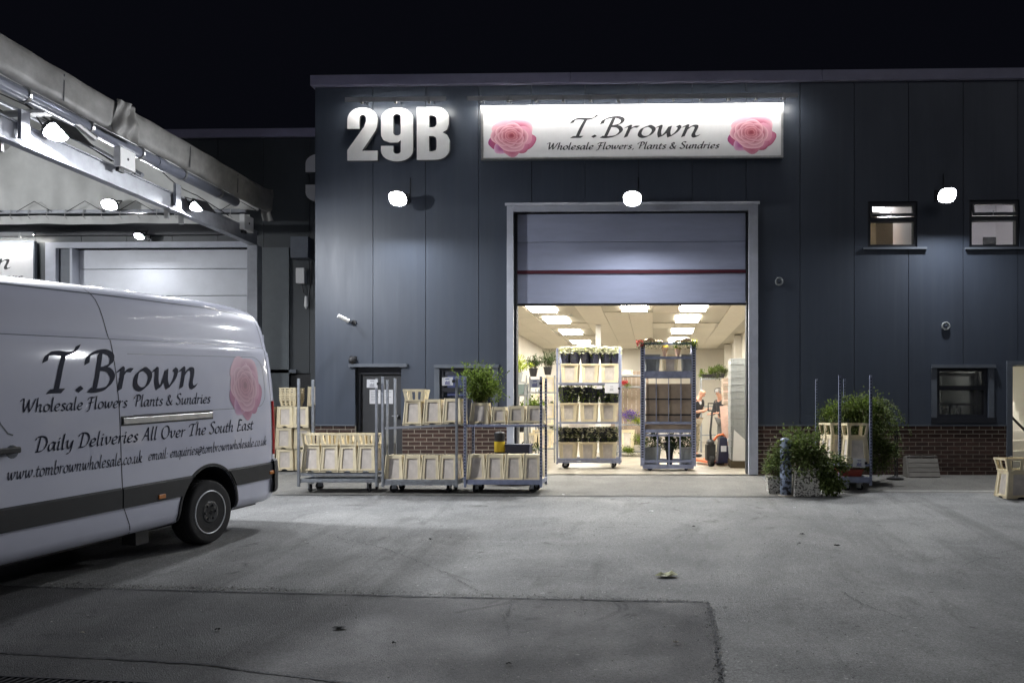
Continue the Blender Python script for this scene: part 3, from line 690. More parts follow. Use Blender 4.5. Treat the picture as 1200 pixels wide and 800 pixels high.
clight(WR[1]-.1, 16.2, 2.56, .3, .6, 'dim light inside the store behind the lower right window', None, mat('dim_panel', (1, .97, .9), .3, emis=12))
t = thing('store_shelf', 'pale shelf rack crowded with glassware behind the lower window', 'shelf', (WR[0]+.45, 15.6, .2))
for z in (.75, 1.05, 1.34, 1.62): MB().box(-.7, .65, 0, .4, z, z+.045).build('shelf', 'white', t)
for x in (-.7, .62): MB().box(x, x+.04, 0, .04, 0, 1.95).build('upright', 'white', t)
for i in range(13):
    x = WR[0]+.0+i*.072; zz = .2+.80
    o = MB().lathe([(.022, 0), (.03, .02), (.012, .1), (.014, .16), (.032, .2+R.random()*.1)], n=8).build('glass_vase', 'glass' if i % 3 else 'white', None)
    o.location = (x, 15.7+R.random()*.1, zz); tag(o, f'{["leftmost","second","third","fourth","fifth","sixth","seventh","eighth","ninth","tenth","eleventh","twelfth","last"][i]} vase from the left in the row behind the lower right window', 'vase', 'vases on the store shelf')
# stairwell on the far right
sx0, sx1 = STA[0], STA[1]+.9
mb = MB().box(sx0-.1, sx0-.0, yi, 18.0, 0, 4.0).box(sx1, sx1+.1, yi, 18, 0, 4).box(sx0-.1, sx1+.1, 18.0, 18.1, 0, 4).box(sx0-.1, sx1+.1, yi, 18.1, 2.6, 2.7)
struct('stairwell_walls', mb, mat('stair_wall_paint', (.66, .64, .56), .7), 'bright cream stairwell inside the far right doorway')
st = thing('staircase', 'white-sided staircase rising inside the far right doorway', 'stairs', (sx0+.02, 15.6, 0))
for i in range(9): MB().box(0, .95, .26*i*.0+.18*i, .18*i+.24, .19*i, .19*i+.19).build('step', 'wallin', st)
MB().tube([(.10, -.1, 1.30), (.9, -.06, .5)], .025, 8).build('handrail', 'black', st)
MB().tube([(.3, -.06, 1.1), (.3, .05, 1.06)], .015, 6).build('bracket', 'black', st)
clight(sx0+.8, 15.8, 2.58, .5, .6, 'light over the stairwell inside the far right doorway', None, mat('stair_panel', (1, .96, .86), .3, emis=60))
# ================================================================ WAREHOUSE INTERIOR
IX0, IX1, IY1, IZ = -4.20, 2.76, 31.5, 3.55
struct('interior_floor', MB().add([(IX0, YF+.0, .004), (IX1, YF, .004), (IX1, IY1, .004), (IX0, IY1, .004)], [(0,1,2,3)]), 'floor', 'smooth beige floor inside the roller door')
mb = MB().box(IX0-.1, IX0, YF+.36, IY1, 0, IZ+.3).box(IX1, IX1+.1, YF+.36, IY1, 0, IZ+.3).box(IX0-.1, IX1+.1, IY1, IY1+.1, 0, IZ+.3)
mb.box(IX0, DOOR[0]-.0, YF+.36, YF+.42, 0, IZ+.3).box(DOOR[0], DOOR[1], YF+.36, YF+.42, 3.2, IZ+.3).box(DOOR[1], IX1, YF+.36, YF+.42, 0, IZ+.3) if DOOR[1] < IX1 else 0
iw = struct('interior_walls', mb, 'wallin', 'cream walls of the lit sales room')
for y in (18.5, 22, 25.5, 29): MB().box(IX1-.22, IX1-.001, y, y+.3, 0, IZ).build('wall_pier', 'wallin', iw)
HP = [(-2.3, 15.62), (-.45, 15.62), (.93, 15.62)]  # unseen row added above the door panels to brighten the trolley fronts
LP = [(-2.62, 18.95), (-2.56, 21.35), (-2.5, 24.5), (-2.5, 27.6), (-2.5, 30.3), (-.45, 18.8), (.93, 18.8), (.88, 21.1), (.86, 24.2), (.82, 27.3)]
ce = struct('interior_ceiling', MB().box(IX0, IX1, YF+.42, IY1, IZ+.03, IZ+.1), 'tilegrid', 'suspended ceiling of the sales room')
tm = MB().box(-.294, .294, -.594, .594, 0, .02).build('x', 'tile'); tme = tm.data; tme.name = 'ceiling_tile'; bpy.data.objects.remove(tm)
nx = int((IX1-IX0)/.6); 
for j in range(14):
    for i in range(nx+1):
        x = IX0+.28+i*.6; y = YF+1.0+j*1.2
        if x > IX1-.28 or y > IY1-.6: continue
        if any(abs(x-a) < .6 and abs(y-b) < 1.2 for a, b in LP+HP): continue
        inst(tme, 'ceiling_tile', ce, (x, y, IZ+R.uniform(0, .002)))
for i, (x, y) in enumerate(LP):
    side = 'left' if x < -1 else 'right' if x > 0 else 'middle'
    order = ['nearest', 'second nearest', 'third', 'fourth', 'farthest']
    k = i if i < 5 else i-6
    lab = 'only lit ceiling panel between the two rows, close to the roller door' if side == 'middle' else f'{order[k]} lit ceiling panel of the {side} row inside the warehouse'
    clight(x, y, IZ-.004, .6, 1.2, lab, 'lit panels in the ceiling')
for i, (x, y) in enumerate(HP): clight(x, y, IZ-.004, .6, 1.1, f'{("left", "middle", "right")[i]} added ceiling panel just inside the roller door, unseen above the lowered door panels', 'lit panels in the ceiling', 'panel_fill')
t = MB().box(-.07, .07, -.07, .07, 0, IZ-.01).build('column', 'white'); t.location = (-1.53, 22.4, 0); tag(t, 'white square column rising behind the flower trolley', 'column')
o = MB().lathe([(.06, 0), (.05, -.03), (.02, -.045)], n=12).build('smoke_detector', 'white'); o.location = (-2.05, 20.0, IZ-.004); tag(o, 'small round smoke detector on the ceiling beside the left light row', 'smoke detector')
# ================================================================ NEIGHBOUR BUILDING
YN = 16.65; ZN = P(280, 152, YN).z
nbld = thing('neighbour_warehouse', 'dark clad warehouse set back to the left behind the white canopy', 'warehouse', (-18, YN, 0))
NG = rect(66, 290, 292, 600, YN); NG = (NG[0], NG[1], -.01, NG[3])
NW = rect(316, 437, 364, 600, YN); NW = (NW[0], NW[1], -.01, NW[3])
xr = XL-.01; ncols = [xr-.965*i for i in range(22)][::-1]
cladding(nbld, ncols, 0.02, ZN-.18, YN, [NG, NW], 'clad_dark')
backing(nbld, ncols[0], xr, 0, ZN-.2, YN, [NG])
MB().box(ncols[0], xr, YN+.3, 34, ZN-.3, ZN-.2).box(ncols[0], ncols[0]+.2, YN+.3, 34, 0, ZN-.3).build('roof', 'clad_dark', nbld, world=True)
MB().box(ncols[0], xr, YN-.06, YN+.3, ZN-.17, ZN).build('coping', 'coping', nbld, world=True)
q = [P(100, y, YN+.2).z for y in (290, 315.5, 347, 378, 410)]; q += [q[-1]-.55*i for i in range(1, 9)]
for a, b in zip(q[:-1], q[1:]):
    if b < 0: b = 0.0
    if a <= .05: break
    MB().box(NG[0]+.35, NG[1]-.05, YN+.2, YN+.25, b+.005, a-.005).build('sectional_door_panel', 'shutter2', nbld, world=True, bevel=.008)
MB().box(NG[0]+.3, NG[1], YN+.255, YN+.3, 0, NG[3]).build('door_backing', 'gap', nbld, world=True)
MB().box(NG[0]-.2, NG[0]+.02, YN-.05, YN+.3, 0, NG[3]+.12).box(NG[0]+.3, NG[0]+.35, YN-.02, YN+.3, 0, NG[3]).box(NG[0]+.02, NG[1]+.1, YN-.05, YN+.15, NG[3], NG[3]+.12).build('door_frame', 'jamb', nbld, world=True)
MB().box(NG[0]+.02, NG[0]+.3, YN+.05, YN+.1, 0, NG[3]).build('door_guide', 'trim', nbld, world=True)
a = P(300, 285, YN).x; b = P(340, 285, YN).x
MB().box(a, b, YN-.06, YN-.002, 0, P(300, 290, YN-.06).z).build('service_duct', mat('duct_paint', (.10, .115, .125), .45, noise=.1), nbld, world=True)
MB().box(NW[0]-.1, NW[1]-.28, YN-.06, YN-.002, NW[3], NW[3]+.07).build('door_hood', 'trim', nbld, world=True)
MB().box(NW[0], NW[1], YN+.04, YN+.052, 0, NW[3]).build('doorway_shade', 'black', nbld, world=True)  # black sheet put in for the dark of the opening
MB().box(ncols[0], NG[1]+.1, YN-.12, YN-.002, P(100, 277, YN).z, P(100, 262, YN).z).build('lintel', 'frame', nbld, world=True)
a, b = P(348, 280, YN).x, P(368, 280, YN).x
MB().box(a, b, YN-.3, YN-.002, P(350, 305, YN).z, P(350, 281, YN).z).build('cladding_box', 'trim', nbld, world=True)
# ================================================================ SIGNS AND NUMBERS
def digit(ch):
    if ch == '2': return [[(0,.60),(0,.78)]+arc(.28,.78,.28,.22,180,0)+[(.56,.72),(.55,.64),(.52,.56),(.27,.185),(.56,.185),(.56,0),(0,0),(0,.20),(.31,.64),(.345,.74),(.345,.80)]+arc(.285,.80,.06,.06,0,180,8)+[(.225,.60)]]
    if ch == '9': return [arc(.28,.80,.28,.20,180,0)+arc(.28,.20,.28,.20,0,-180)+[(0,.29),(.215,.29),(.215,.19)]+arc(.28,.19,.065,.05,180,360,8)+[(.345,.40),(.30,.35),(.15,.35),(.04,.40),(0,.48)], [(.215,.53),(.215,.83)]+arc(.28,.83,.065,.05,180,0,8)+[(.345,.53)]+arc(.28,.53,.065,.05,0,-180,8)]
    if ch == 'B': return [[(0,0),(0,1),(.30,1)]+arc(.34,.80,.22,.20,90,0,8)+[(.56,.68),(.53,.57),(.45,.52),(.53,.47),(.57,.38)]+arc(.33,.20,.24,.20,0,-90,8), [(.215,.62),(.215,.84)]+[(.28,.84),(.335,.81),(.345,.76),(.345,.68),(.32,.63),(.27,.615)], [(.215,.16),(.215,.45),(.29,.45),(.335,.42),(.345,.36),(.345,.24),(.33,.18),(.28,.16)]]
    if ch == '3': return [[(0,.62),(0,.80)]+arc(.28,.80,.28,.20,180,0)+[(.56,.66),(.53,.57),(.45,.52),(.53,.47),(.56,.38)]+arc(.28,.20,.28,.20,0,-180)+[(0,.36),(.215,.36),(.215,.19)]+arc(.28,.19,.065,.05,180,360,8)+[(.345,.36),(.30,.44),(.20,.45),(.20,.58),(.30,.59),(.345,.66),(.345,.82)]+arc(.28,.82,.065,.05,0,180,8)+[(.215,.62)]]
def numeral(ch, px0, px1, py0, py1, Y, root, out=.13):
    a = P(px0, py1, Y-out); b = P(px1, py0, Y-out)
    loops = [[(x/.56, y) for x, y in lp] for lp in digit(ch)]
    m4 = Matrix.Translation(a-root.location) @ Matrix.Diagonal((b.x-a.x, 1, b.z-a.z, 1)) @ Matrix.Translation((0, .035, 0)) @ Matrix.Rotation(PI/2, 4, 'X')
    return curve_mesh('numeral', loops, .07, ['num', 'numside'], root, m4)
ns = thing('unit_number_sign', 'large raised white characters 29B at the top left of the facade', 'number sign', tuple(P(407, 190, YF)))
numeral('2', 407, 442.5, 126, 188.5, YF, ns); numeral('9', 446.5, 484, 126, 189.5, YF, ns); numeral('B', 488.5, 526, 125.5, 187.5, YF, ns)
MB().box(.1, .14, -.09, .0, .2, .24).box(1.2, 1.24, -.09, .0, .2, .24).build('standoff', 'steel', ns)
n3 = thing('unit_number_sign', 'raised white number mostly hidden behind the corner of the main unit', 'number sign', tuple(P(358, 237, YN)))
numeral('3', 358, 392, 180, 237, YN, n3)
def lightbar(px0, px1, py, Y, label, narm, out=.30, ratio=1.0):
    a = P(px0, py, Y-out); b = P(px1, py, Y-out)
    t = thing('sign_light_bar', label, 'sign light', (a.x, Y, a.z)); L = b.x-a.x
    MB().box(0, L, -out-.025, -out+.025, -.012, .03).build('bar', 'steel', t, bevel=.005)
    MB().box(.03, L-.03, -out-.012, -out+.018, -.022, -.0125).build('led_strip', 'strip', t)
    MB().box(0, L, -out-.032, -out-.026, -.050, .03).build('shield_lip', mat('bright_bar', (.45, .45, .46), .35), t)  # added to block the strip's glow towards the front
    for i in range(narm):
        x = L*(i+.5)/narm
        MB().tube([(x, -.0, .02), (x, -out*.5, .05), (x, -out+.02, .035)], .009, 6).build('arm', 'steel', t)
        MB().box(x-.02, x+.02, -out-.04, -out-.026, -.08, .03).box(x-.02, x+.02, -out-.026, -out+.0, -.085, -.05).build('clamp', 'chrome', t)
    return t
lightbar(405, 523, 117, YF, 'short silver light bar above the characters 29B', 3)
lightbar(548, 935, 115.5, YF, 'long silver light bar above the wholesale flowers sign', 12)
a = P(565, 186.5, YF-.12); b = P(916.5, 122.5, YF-.12)
sg = thing('shop_sign', 'long white sign reading T.Brown Wholesale Flowers, Plants & Sundries with two pink roses', 'shop sign', (a.x, YF, a.z))
SW, SH = b.x-a.x, b.z-a.z
MB().box(0, SW, -.115, -.06, 0, SH).build('sign_board', 'signw', sg)
fr = MB(); 
for q in ((-.02, SW+.02, -.02, .018), (-.02, SW+.02, SH-.018, SH+.02), (-.02, .018, .0185, SH-.0185), (SW-.018, SW+.02, .0185, SH-.0185)): fr.box(q[0], q[1], -.135, -.058, q[2], q[3])
fr.build('sign_frame', 'chrome', sg); MB().box(.3, SW-.3, -.058, -.002, .2, .3).box(.3, SW-.3, -.058, -.002, .7, .8).build('fixing_rail', 'steel', sg)
def smap(u, v, l): return (u, -.1165-l, v)
sx = lambda px: (px-565)/(916.5-565)*SW
sz = lambda py: (186.5-py)/(186.5-122.5)*SH
lettering('shop_name_lettering', 'T.Brown', smap, sx(666), sx(820), sz(161), (161-136)/64*SH, 'ink', sg, nib=.105)
lettering('sign_lettering', 'Wholesale Flowers, Plants & Sundries', smap, sx(641), sx(843), sz(175.5), (175.5-167)/64*SH, 'ink', sg, nib=.12, thin=.02)
rose_print('rose_print', smap, sx(600), sz(157.5), .41, .33, sg); rose_print('rose_print', smap, sx(881), sz(156), .41, .33, sg, seed=1)
# neighbour's sign, only its right end in view
a = P(-150, 325, YN-.1); b = P(39.5, 284, YN-.1)
s2 = thing('shop_sign', 'white lettered sign left of the pale roller door under the canopy', 'shop sign', (a.x, YN, a.z)); W2, H2 = b.x-a.x, b.z-a.z
MB().box(0, W2, -.1, -.04, -.1, H2).build('sign_board', 'signw', s2)
MB().box(-.02, W2+.02, -.12, -.04, H2+.001, H2+.03).box(W2+.001, W2+.03, -.12, -.04, -.1, H2).build('sign_frame', 'trim', s2)
s2map = lambda u, v, l: (u, -.1015-l, v)
k2 = W2/189.5
lettering('shop_name_lettering', 'T.Brown', s2map, 40*k2, 162*k2, H2-30*k2, 19*k2, 'ink', s2, nib=.105)
lettering('sign_lettering', 'Wholesale Flowers', s2map, 30*k2, 176*k2, H2-43*k2, 8*k2, 'ink', s2, nib=.12, thin=.02)
t = lightbar(-150, 40, 275, YN, 'light bar above the neighbouring sign under the canopy', 6, out=.28)
# ================================================================ FLOODLIGHTS AND SMALL FITTINGS
def flood(loc, tilt, label, rz=0, m='lens', wdt=.36, hgt=.26, cat='floodlight', added_visor=0, arm=0):
    t = thing('floodlight', label, cat, loc, (tilt, 0, rz), group='floodlights of the yard')
    n_ = 36; se = lambda a, w_, h_: (math.copysign(abs(math.cos(a))**.8, math.cos(a))*w_, math.copysign(abs(math.sin(a))**.8, math.sin(a))*h_)
    vs = []
    for k_, y_ in ((1, -.006), (1, .05), (.6, .09)):
        for i_ in range(n_): q_ = se(2*PI*i_/n_, wdt/2*k_, hgt/2*k_); vs.append((q_[0], y_, q_[1]))
    MB().add(vs, [(j_*n_+i_, j_*n_+(i_+1) % n_, (j_+1)*n_+(i_+1) % n_, (j_+1)*n_+i_) for j_ in range(2) for i_ in range(n_)]+[tuple(range(2*n_, 3*n_))[::-1]]).build('housing', 'black', t)
    vs = [(0, -.012, 0)]
    for i_ in range(n_): q_ = se(2*PI*i_/n_, wdt/2-.012, hgt/2-.012); vs.append((q_[0], -.002, q_[1]))
    MB().add(vs, [(0, 1+i_, 1+(i_+1) % n_) for i_ in range(n_)]).build('lens', m, t)
    MB().tube([(-wdt/2-.02, .03, 0), (-wdt/2-.02, .16, .02), (wdt/2+.02, .16, .02), (wdt/2+.02, .03, 0)], .01, 6).build('bracket', 'black', t)
    if arm:
        q = Euler((tilt, 0, rz)).to_matrix().inverted()
        MB().tube([q @ Vector(v) for v in ((0, .06, .02), (0, arm*.6, .10), (0, arm, .10))], .016, 8).build('arm', 'steel', t)
        MB(q.to_4x4() @ Matrix.Translation((0, arm, .1))).box(-.06, .06, -.03, -.002, -.08, .08).build('wall_plate', 'black', t)
        MB().tube([q @ Vector(v) for v in ((.03, .07, 0), (.10, arm*.5, -.06), (.09, arm-.01, .05), (.09, arm-.01, .5))], .006, 5).build('cable', 'black', t)
    if added_visor: MB().box(-wdt/2-.01, wdt/2+.01, -added_visor, .03, hgt/2+.002, hgt/2+.012).build('added_visor', 'black', t)  # hood added to keep canopy light off the upper wall
    return t
# housing faces -Y; positive tilt about X turns the lens downwards
for px, py, lab in ((466, 233, 'round-glowing floodlight below the characters 29B'), (741, 233, 'glaring floodlight centred above the open roller door'), (1110, 229, 'glaring floodlight between the two upper windows')):
    p = P(px, py, YF-.45); flood(p, math.radians(37), lab, wdt=.31, hgt=.275, arm=.45)
    MB().box(p.x-.05, p.x+.05, YF-.14, YF-.001, p.z-.02, p.z+.12).build('mount', 'black', bpy.data.objects[-1] if False else None) if False else None
p = P(163, 277, YN-.3); flood(p, math.radians(50), 'small floodlight above the pale roller door under the canopy', m='lens_small', wdt=.20, hgt=.17, arm=.3)
for px, py in ((913, 330), (1108, 382)):
    p = P(px, py, YF); t = thing('wall_vent', 'round grey wall vent cap ' + ('right of the roller door' if px < 1000 else 'above the lower right window'), 'vent', (p.x, YF, p.z))
    MB().lathe([(.075, 0), (.075, -.03), (.06, -.035), (.055, -.02)], axis='y', n=20).build('ring', 'greyplastic', t); MB().lathe([(.05, -.002), (.03, -.03), (.005, -.035)], axis='y', n=16).build('cap', 'clad', t)
p = P(405, 373, YF-.15)
t = thing('security_camera', 'small white bullet security camera left of the entrance door', 'camera', (p.x-.02, YF, p.z-.06)); MB().cone((.06, -.1, .02), (-.09, -.22, .10), .04, .035, 12).build('body', 'white', t); MB().cone((.12, 0, .0), (.12, -.03, .0), .045, .045, 10).tube([(.12, -.03, 0), (.1, -.1, -.01), (.03, -.13, .04)], .014, 6).build('mount', 'black', t)
p = P(412, 422, YF-.08); t = thing('door_lamp', 'small dark dome fitting above the entrance door', 'door light', (p.x, YF, p.z)); MB().lathe([(.07, 0), (.075, -.03), (.055, -.09), (.02, -.11)], axis='y', n=14).build('dome', 'black', t); MB().box(-.06, .06, -.02, -.001, -.08, .08).build('plate', 'black', t)
p = P(352, 323, YN-.1); t = thing('junction_box', 'small white electrical box on the dark wall left of the corner', 'electrical box', (p.x, YN, p.z)); MB().box(-.09, .09, -.12, -.001, -.16, .16).build('box', 'white', t, bevel=.01); MB().tube([(0, -.06, -.16), (.05, -.06, -.35), (.16, -.07, -.42), (.2, -.05, -.1), (.2, -.02, .3)], .012, 6).build('cable', 'black', t); MB().cone((.11, -.07, -.42), (.11, -.07, -.62), .03, .045).cone((.11, -.07, -.62), (.11, -.07, -.68), .045, .01).build('hanging_plug', 'white', t)
for i, (px0, px1) in enumerate(((433, 446), (449, 460.5))):
    r = rect(px0, 456.5, px1, 473, YF+.155); t = thing('door_notice', ('left' if i == 0 else 'right')+' white notice sheet on the entrance door', 'notice', (r[0], YF+.155, r[2]))
    W, H = r[1]-r[0], r[3]-r[2]; MB().box(0, W, 0, .003, 0, H).build('sheet', 'paper', t)
    mb = MB()
    for k in range(6): mb.box(.03, W-.03-.04*(k % 3), -.0015, -.0005, H-.05-k*.03, H-.042-k*.03)
    mb.build('print', 'greyink', t)
# ================================================================ CANOPY (marquee in front of the neighbour's doors)
CXE = -7.55; CY0, CY1 = -1.0, 15.6
cp = thing('canopy', 'long white sheeted marquee canopy with aluminium beams in front of the neighbouring doors', 'canopy', (CXE-.2, CY1, 0))
def wavy(mb, fn, nu, nv):
    o = len(mb.v); mb.add([fn(i/nu, j/nv) for j in range(nv+1) for i in range(nu+1)], [(j*(nu+1)+i, j*(nu+1)+i+1, (j+1)*(nu+1)+i+1, (j+1)*(nu+1)+i) for j in range(nv) for i in range(nu)])
# rolled edge sheet along the eaves
def valance(ya, yb, seed):
    r = random.Random(seed); mb = MB(); k1, k2 = r.uniform(1, 3), r.uniform(0, 6)
    prof = [(.42, 5.42), (.14, 5.455), (.02, 5.465), (-.028, 5.44), (-.042, 5.36), (-.03, 5.20), (-.022, 5.08), (.01, 5.03), (.06, 5.03)]
    def fn(u, v):
        y = ya+(yb-ya)*u; t = v*(len(prof)-1); i = min(int(t), len(prof)-2); f = t-i
        x = prof[i][0]*(1-f)+prof[i+1][0]*f; z = prof[i][1]*(1-f)+prof[i+1][1]*f
        wv = .007*math.sin(y*3.1*k1+v*3+k2)+.004*math.sin(y*11+v*8)+.006*math.sin(y*2.1-v*9)+.03*math.exp(-((u*(yb-ya))/.25)**2)+.025*math.exp(-(((1-u)*(yb-ya))/.2)**2)
        return (CXE+.03-x*1.0+wv, y, z+.01*math.sin(y*1.7+k2))
    wavy(mb, fn, int(abs(yb-ya)*14), 16); return mb
ys_ = [CY0, 5.2, 8.9, 11.3, CY1+.05]
for i in range(4): valance(ys_[i]-.03, ys_[i+1]+.03, i+3).build('eaves_sheet', 'pvc', cp, world=True, smooth=True)
for y in (0.6, 3.0, 6.8, 10.1, 12.9, 14.4): MB().add([(CXE+.03+.046, y-.012, 5.40), (CXE+.03+.046, y+.012, 5.40), (CXE+.036+.03, y+.012, 5.06), (CXE+.036+.03, y-.012, 5.06)], [(0,1,2,3)]).build('weld_seam', 'gap', cp, world=True)
# crumpled fold where two sheets meet
mb = MB()
def fold(u, v):
    z = 5.47-.5*v; y = 11.3+(u-.5)*(.42+.2*v); b = .05*math.sin(u*PI)*(1+.5*math.sin(v*9+u*5))+.02*math.sin(u*17+v*7)
    return (CXE+.085+b, y, z)
wavy(mb, fold, 16, 14); mb.build('sheet_fold', 'pvc', cp, world=True, smooth=True)
mb = MB()
def endflap(u, v):
    return (CXE-.1+.2*u+.03*math.sin(v*7), CY1+.06+.03*math.sin(u*9+v*4), 5.47-.62*v)
wavy(mb, endflap, 8, 8); mb.build('end_flap', 'pvc', cp, world=True, smooth=True)
# gutter pipe with collars
gp = MB().tube([(CXE-.13, CY0, 4.98), (CXE-.13, 14.7, 4.98)], .085, 14).build('gutter_pipe', 'pipe', cp, world=True, smooth=True)
for y in [2+1.1*i for i in range(12)]: MB().cone((CXE-.13, y-.02, 4.98), (CXE-.13, y+.02, 4.98), .098, None, 16).box(CXE-.135, CXE-.125, y-.012, y+.012, 5.07, 5.2).build('pipe_collar', 'chrome', gp, world=True)
for y in (8.0, 12.4): MB().cone((CXE-.13, y-.1, 4.98), (CXE-.13, y+.1, 4.98), .094, None, 16).build('pipe_joint', 'pipe', gp, world=True)
# main beams
def beam(x, z0, z1, ya, yb, wd=.14):
    MB().box(x-wd/2, x+wd/2, ya, yb, z0, z0+.025).box(x-wd/2, x+wd/2, ya, yb, z1-.025, z1).box(x-wd/2+.02, x+wd/2-.02, ya, yb, z0+.025, z1-.025).build('beam', 'beam', cp, world=True, bevel=.004)
beam(CXE-.22, 4.36, 4.64, CY0, CY1)
beam(-15.5, 4.36, 4.64, CY0, CY1)
for y in (5.2, 9.6, CY1):
    if y != 9.6: 
        MB().box(CXE-.32, CXE-.12, y-.1, y+.1, zg(y)-.05, 4.355).box(CXE-.42, CXE-.02, y-.2, y+.2, zg(y)-.03, zg(y)+.02).build('post', 'beam', cp, world=True, bevel=.006)
    MB().box(-15.6, -15.4, y-.1, y+.1, -.8, 4.355).build('post', 'beam', cp, world=True)
# roof sheet, gable end and cross rails
XRG = -11.5
mb = MB()
def roof(sgn):
    def fn(u, v):
        y = CY0+(CY1-CY0)*u; x = (CXE-.12)+(XRG-CXE+.12)*v if sgn else -15.5+(XRG+15.5)*v
        sag = -.16*math.sin(v*PI)*(.6+.4*math.cos(u*PI*2*4)) ; z = 5.2+1.65*v
        return (x, y, z+sag*.7+.012*math.sin(y*5+v*11)*math.sin(v*PI))
    return fn
wavy(mb, roof(1), 120, 12); wavy(mb, roof(0), 120, 12); mb.build('roof_sheet', 'pvc2', cp, world=True, smooth=True)
mb = MB()
def gab(u, v):
    x = CXE-.12+(-15.5-CXE+.12)*u; top = 5.2+1.65*(1-abs(x-XRG)/3.97)
    z = 5.02+(top-5.02)*v; k = .05*math.sin(x*5+3*v)+.05*math.sin((x*1.6+v*2.2)*3)+.03*math.sin(x*13)*(1-v)
    return (x, CY1-.1+k, z)
wavy(mb, gab, 90, 12); mb.build('gable_sheet', 'pvc2', cp, world=True, smooth=True)
mb = MB()
def skirt(u, v): x = CXE-.3+(-15.3-CXE+.3)*u; return (x, CY1-.05+.02*math.sin(x*7), 4.95-.16*v+.01*math.sin(x*3))
wavy(mb, skirt, 60, 3); mb.build('lower_skirt', 'pvc2', cp, world=True, smooth=True)
MB().box(-15.4, CXE-.32, CY1-.16, CY1-.10, 4.98, 5.04).build('gable_rail', 'beam', cp, world=True)
for i in range(22):
    x = CXE-.6-i*.36; MB().tube([(x, CY1-.18, 5.04), (x, CY1-.2, 4.9), (x+.03, CY1-.17, 4.86)], .008, 5).build('hook', 'chrome', cp, world=True)
for i in range(8):
    x = CXE-.8-i*1.0; MB().tube([(x, CY1-.19, 5.0), (x+.35, CY1-.19, 5.2), (x+.7, CY1-.19, 5.0)], .007, 5).build('lashing_cord', 'black', cp, world=True)
for y in (8.1, 12.1):
    MB().tube([(CXE-.2, y, 4.7), (CXE-1.0, y+.1, 5.15), (XRG, y+.1, 6.6)], .035, 8).tube([(XRG, y+.1, 6.6), (-15.3, y, 4.7)], .035, 8).build('rafter', 'beam', cp, world=True)
for y in (9.1, 9.55, 12.9, 13.3):
    MB().box(CXE-.36, CXE-.29, y, y+.04, 4.25, 4.42).build('bolt_plate', 'chrome', cp, world=True)
for y in (9.62, 12.8): MB().box(CXE-.145, CXE-.10, y, y+.14, 4.42, 4.78).build('beam_bracket', 'beam', cp, world=True)
MB().tube([(CXE-.28, 9.5, 4.66), (CXE-.12, 10.3, 5.0), (CXE-.1, 10.9, 4.86)], .05, 8).build('brace_stub', 'chrome', cp, world=True)
t = thing('power_cable', 'thin black cables drooping between the canopy beam and the gutter pipe', 'cable', (CXE-.2, 9.0, 4.8))
for a, m_, b in (((.0, -1.5, .28), (-.1, -.3, .05), (-.05, .6, -.1)), ((-.05, -1.0, .2), (.0, .8, .1), (.0, 2.4, -.1)), ((0, .5, .2), (0, 2, -.05), (-.0, 3.2, -.15)), ((0, 3.6, .1), (-.02, 4.6, -.0), (0, 5.6, -.1))):
    MB().tube(cr([a[:2], m_[:2], b[:2]]) and [Vector(a).lerp(Vector(m_), k/5)+Vector((0, 0, -.05*math.sin(k/5*PI))) for k in range(6)]+[Vector(m_).lerp(Vector(b), k/5) for k in range(1, 6)], .008, 5).build('cable', 'black', t)
def jbox(px, py, label, s=1):
    X = CXE-.04; u = (px-CX)/FPX; c, sn = math.cos(YAW), math.sin(YAW); Y = X*(c+u*sn)/(-sn+u*c); z = P(px, py, Y).z
    t = thing('junction_box', label, 'electrical box', (X, Y, z))
    MB().box(-.05, .05, -.17, .17, -.14, .14).build('box', 'white', t, bevel=.01); MB().cone((.05, 0, .0), (.056, 0, .0), .02).build('lock', 'black', t)
    MB().box(-.05, .0, -.12, .0, -.2, -.14).build('socket', 'black', t); return t
jbox(146, 187, 'white electrical box hanging halfway along the canopy edge'); jbox(289, 262, 'white electrical box at the far end of the canopy edge')
def onbeam(px, py): 
    X = CXE-.08; u = (px-CX)/FPX; c, sn = math.cos(YAW), math.sin(YAW); Y = X*(c+u*sn)/(-sn+u*c); return P(px, py, Y)
p = onbeam(62, 155)+Vector((.06,0,0)); flood(p, math.radians(44), added_visor=.36, label='dazzling floodlight on the near part of the canopy beam', rz=math.radians(82), m='lens_canopy' if 'lens_canopy' in M else 'lens')
p = onbeam(227, 242)+Vector((.06,0,0)); flood(p, math.radians(44), added_visor=.26, label='floodlight towards the far end of the canopy beam', rz=math.radians(70), m=M.get('lens_canopy2', M['lens']), wdt=.26, hgt=.2)
p = P(128, 240, CY1-.35); flood(p, math.radians(35), 'floodlight on the rail of the canopy gable sheet', m=M.get('lens_canopy2', M['lens']), wdt=.3, hgt=.22)
# ================================================================ VAN
AW = Vector((.1695, .9855)); SD = Vector((.9855, -.1695))       # away along the van, towards its visible side
wc = G(240, 638)
org = wc.xy - SD*.985
van = thing('delivery_van', 'white high-roof delivery van lettered T.Brown with a pale rose by its rear corner', 'van', (org.x, org.y, zg(org.y)-.016), (0, -math.atan(.05), math.atan2(AW.y, AW.x)))
PROF = [(.30, .90), (.33, .94), (.40, .965), (.57, .978), (.80, .99), (1.0, .997), (1.2, 1.0), (1.4, 1.0), (1.6, .995), (1.8, .982), (1.95, .965), (2.08, .947), (2.14, .936), (2.165, .918), (2.22, .905), (2.34, .882), (2.44, .855), (2.52, .818), (2.58, .765), (2.63, .69), (2.665, .58), (2.69, .42), (2.70, .2), (2.705, 0)]
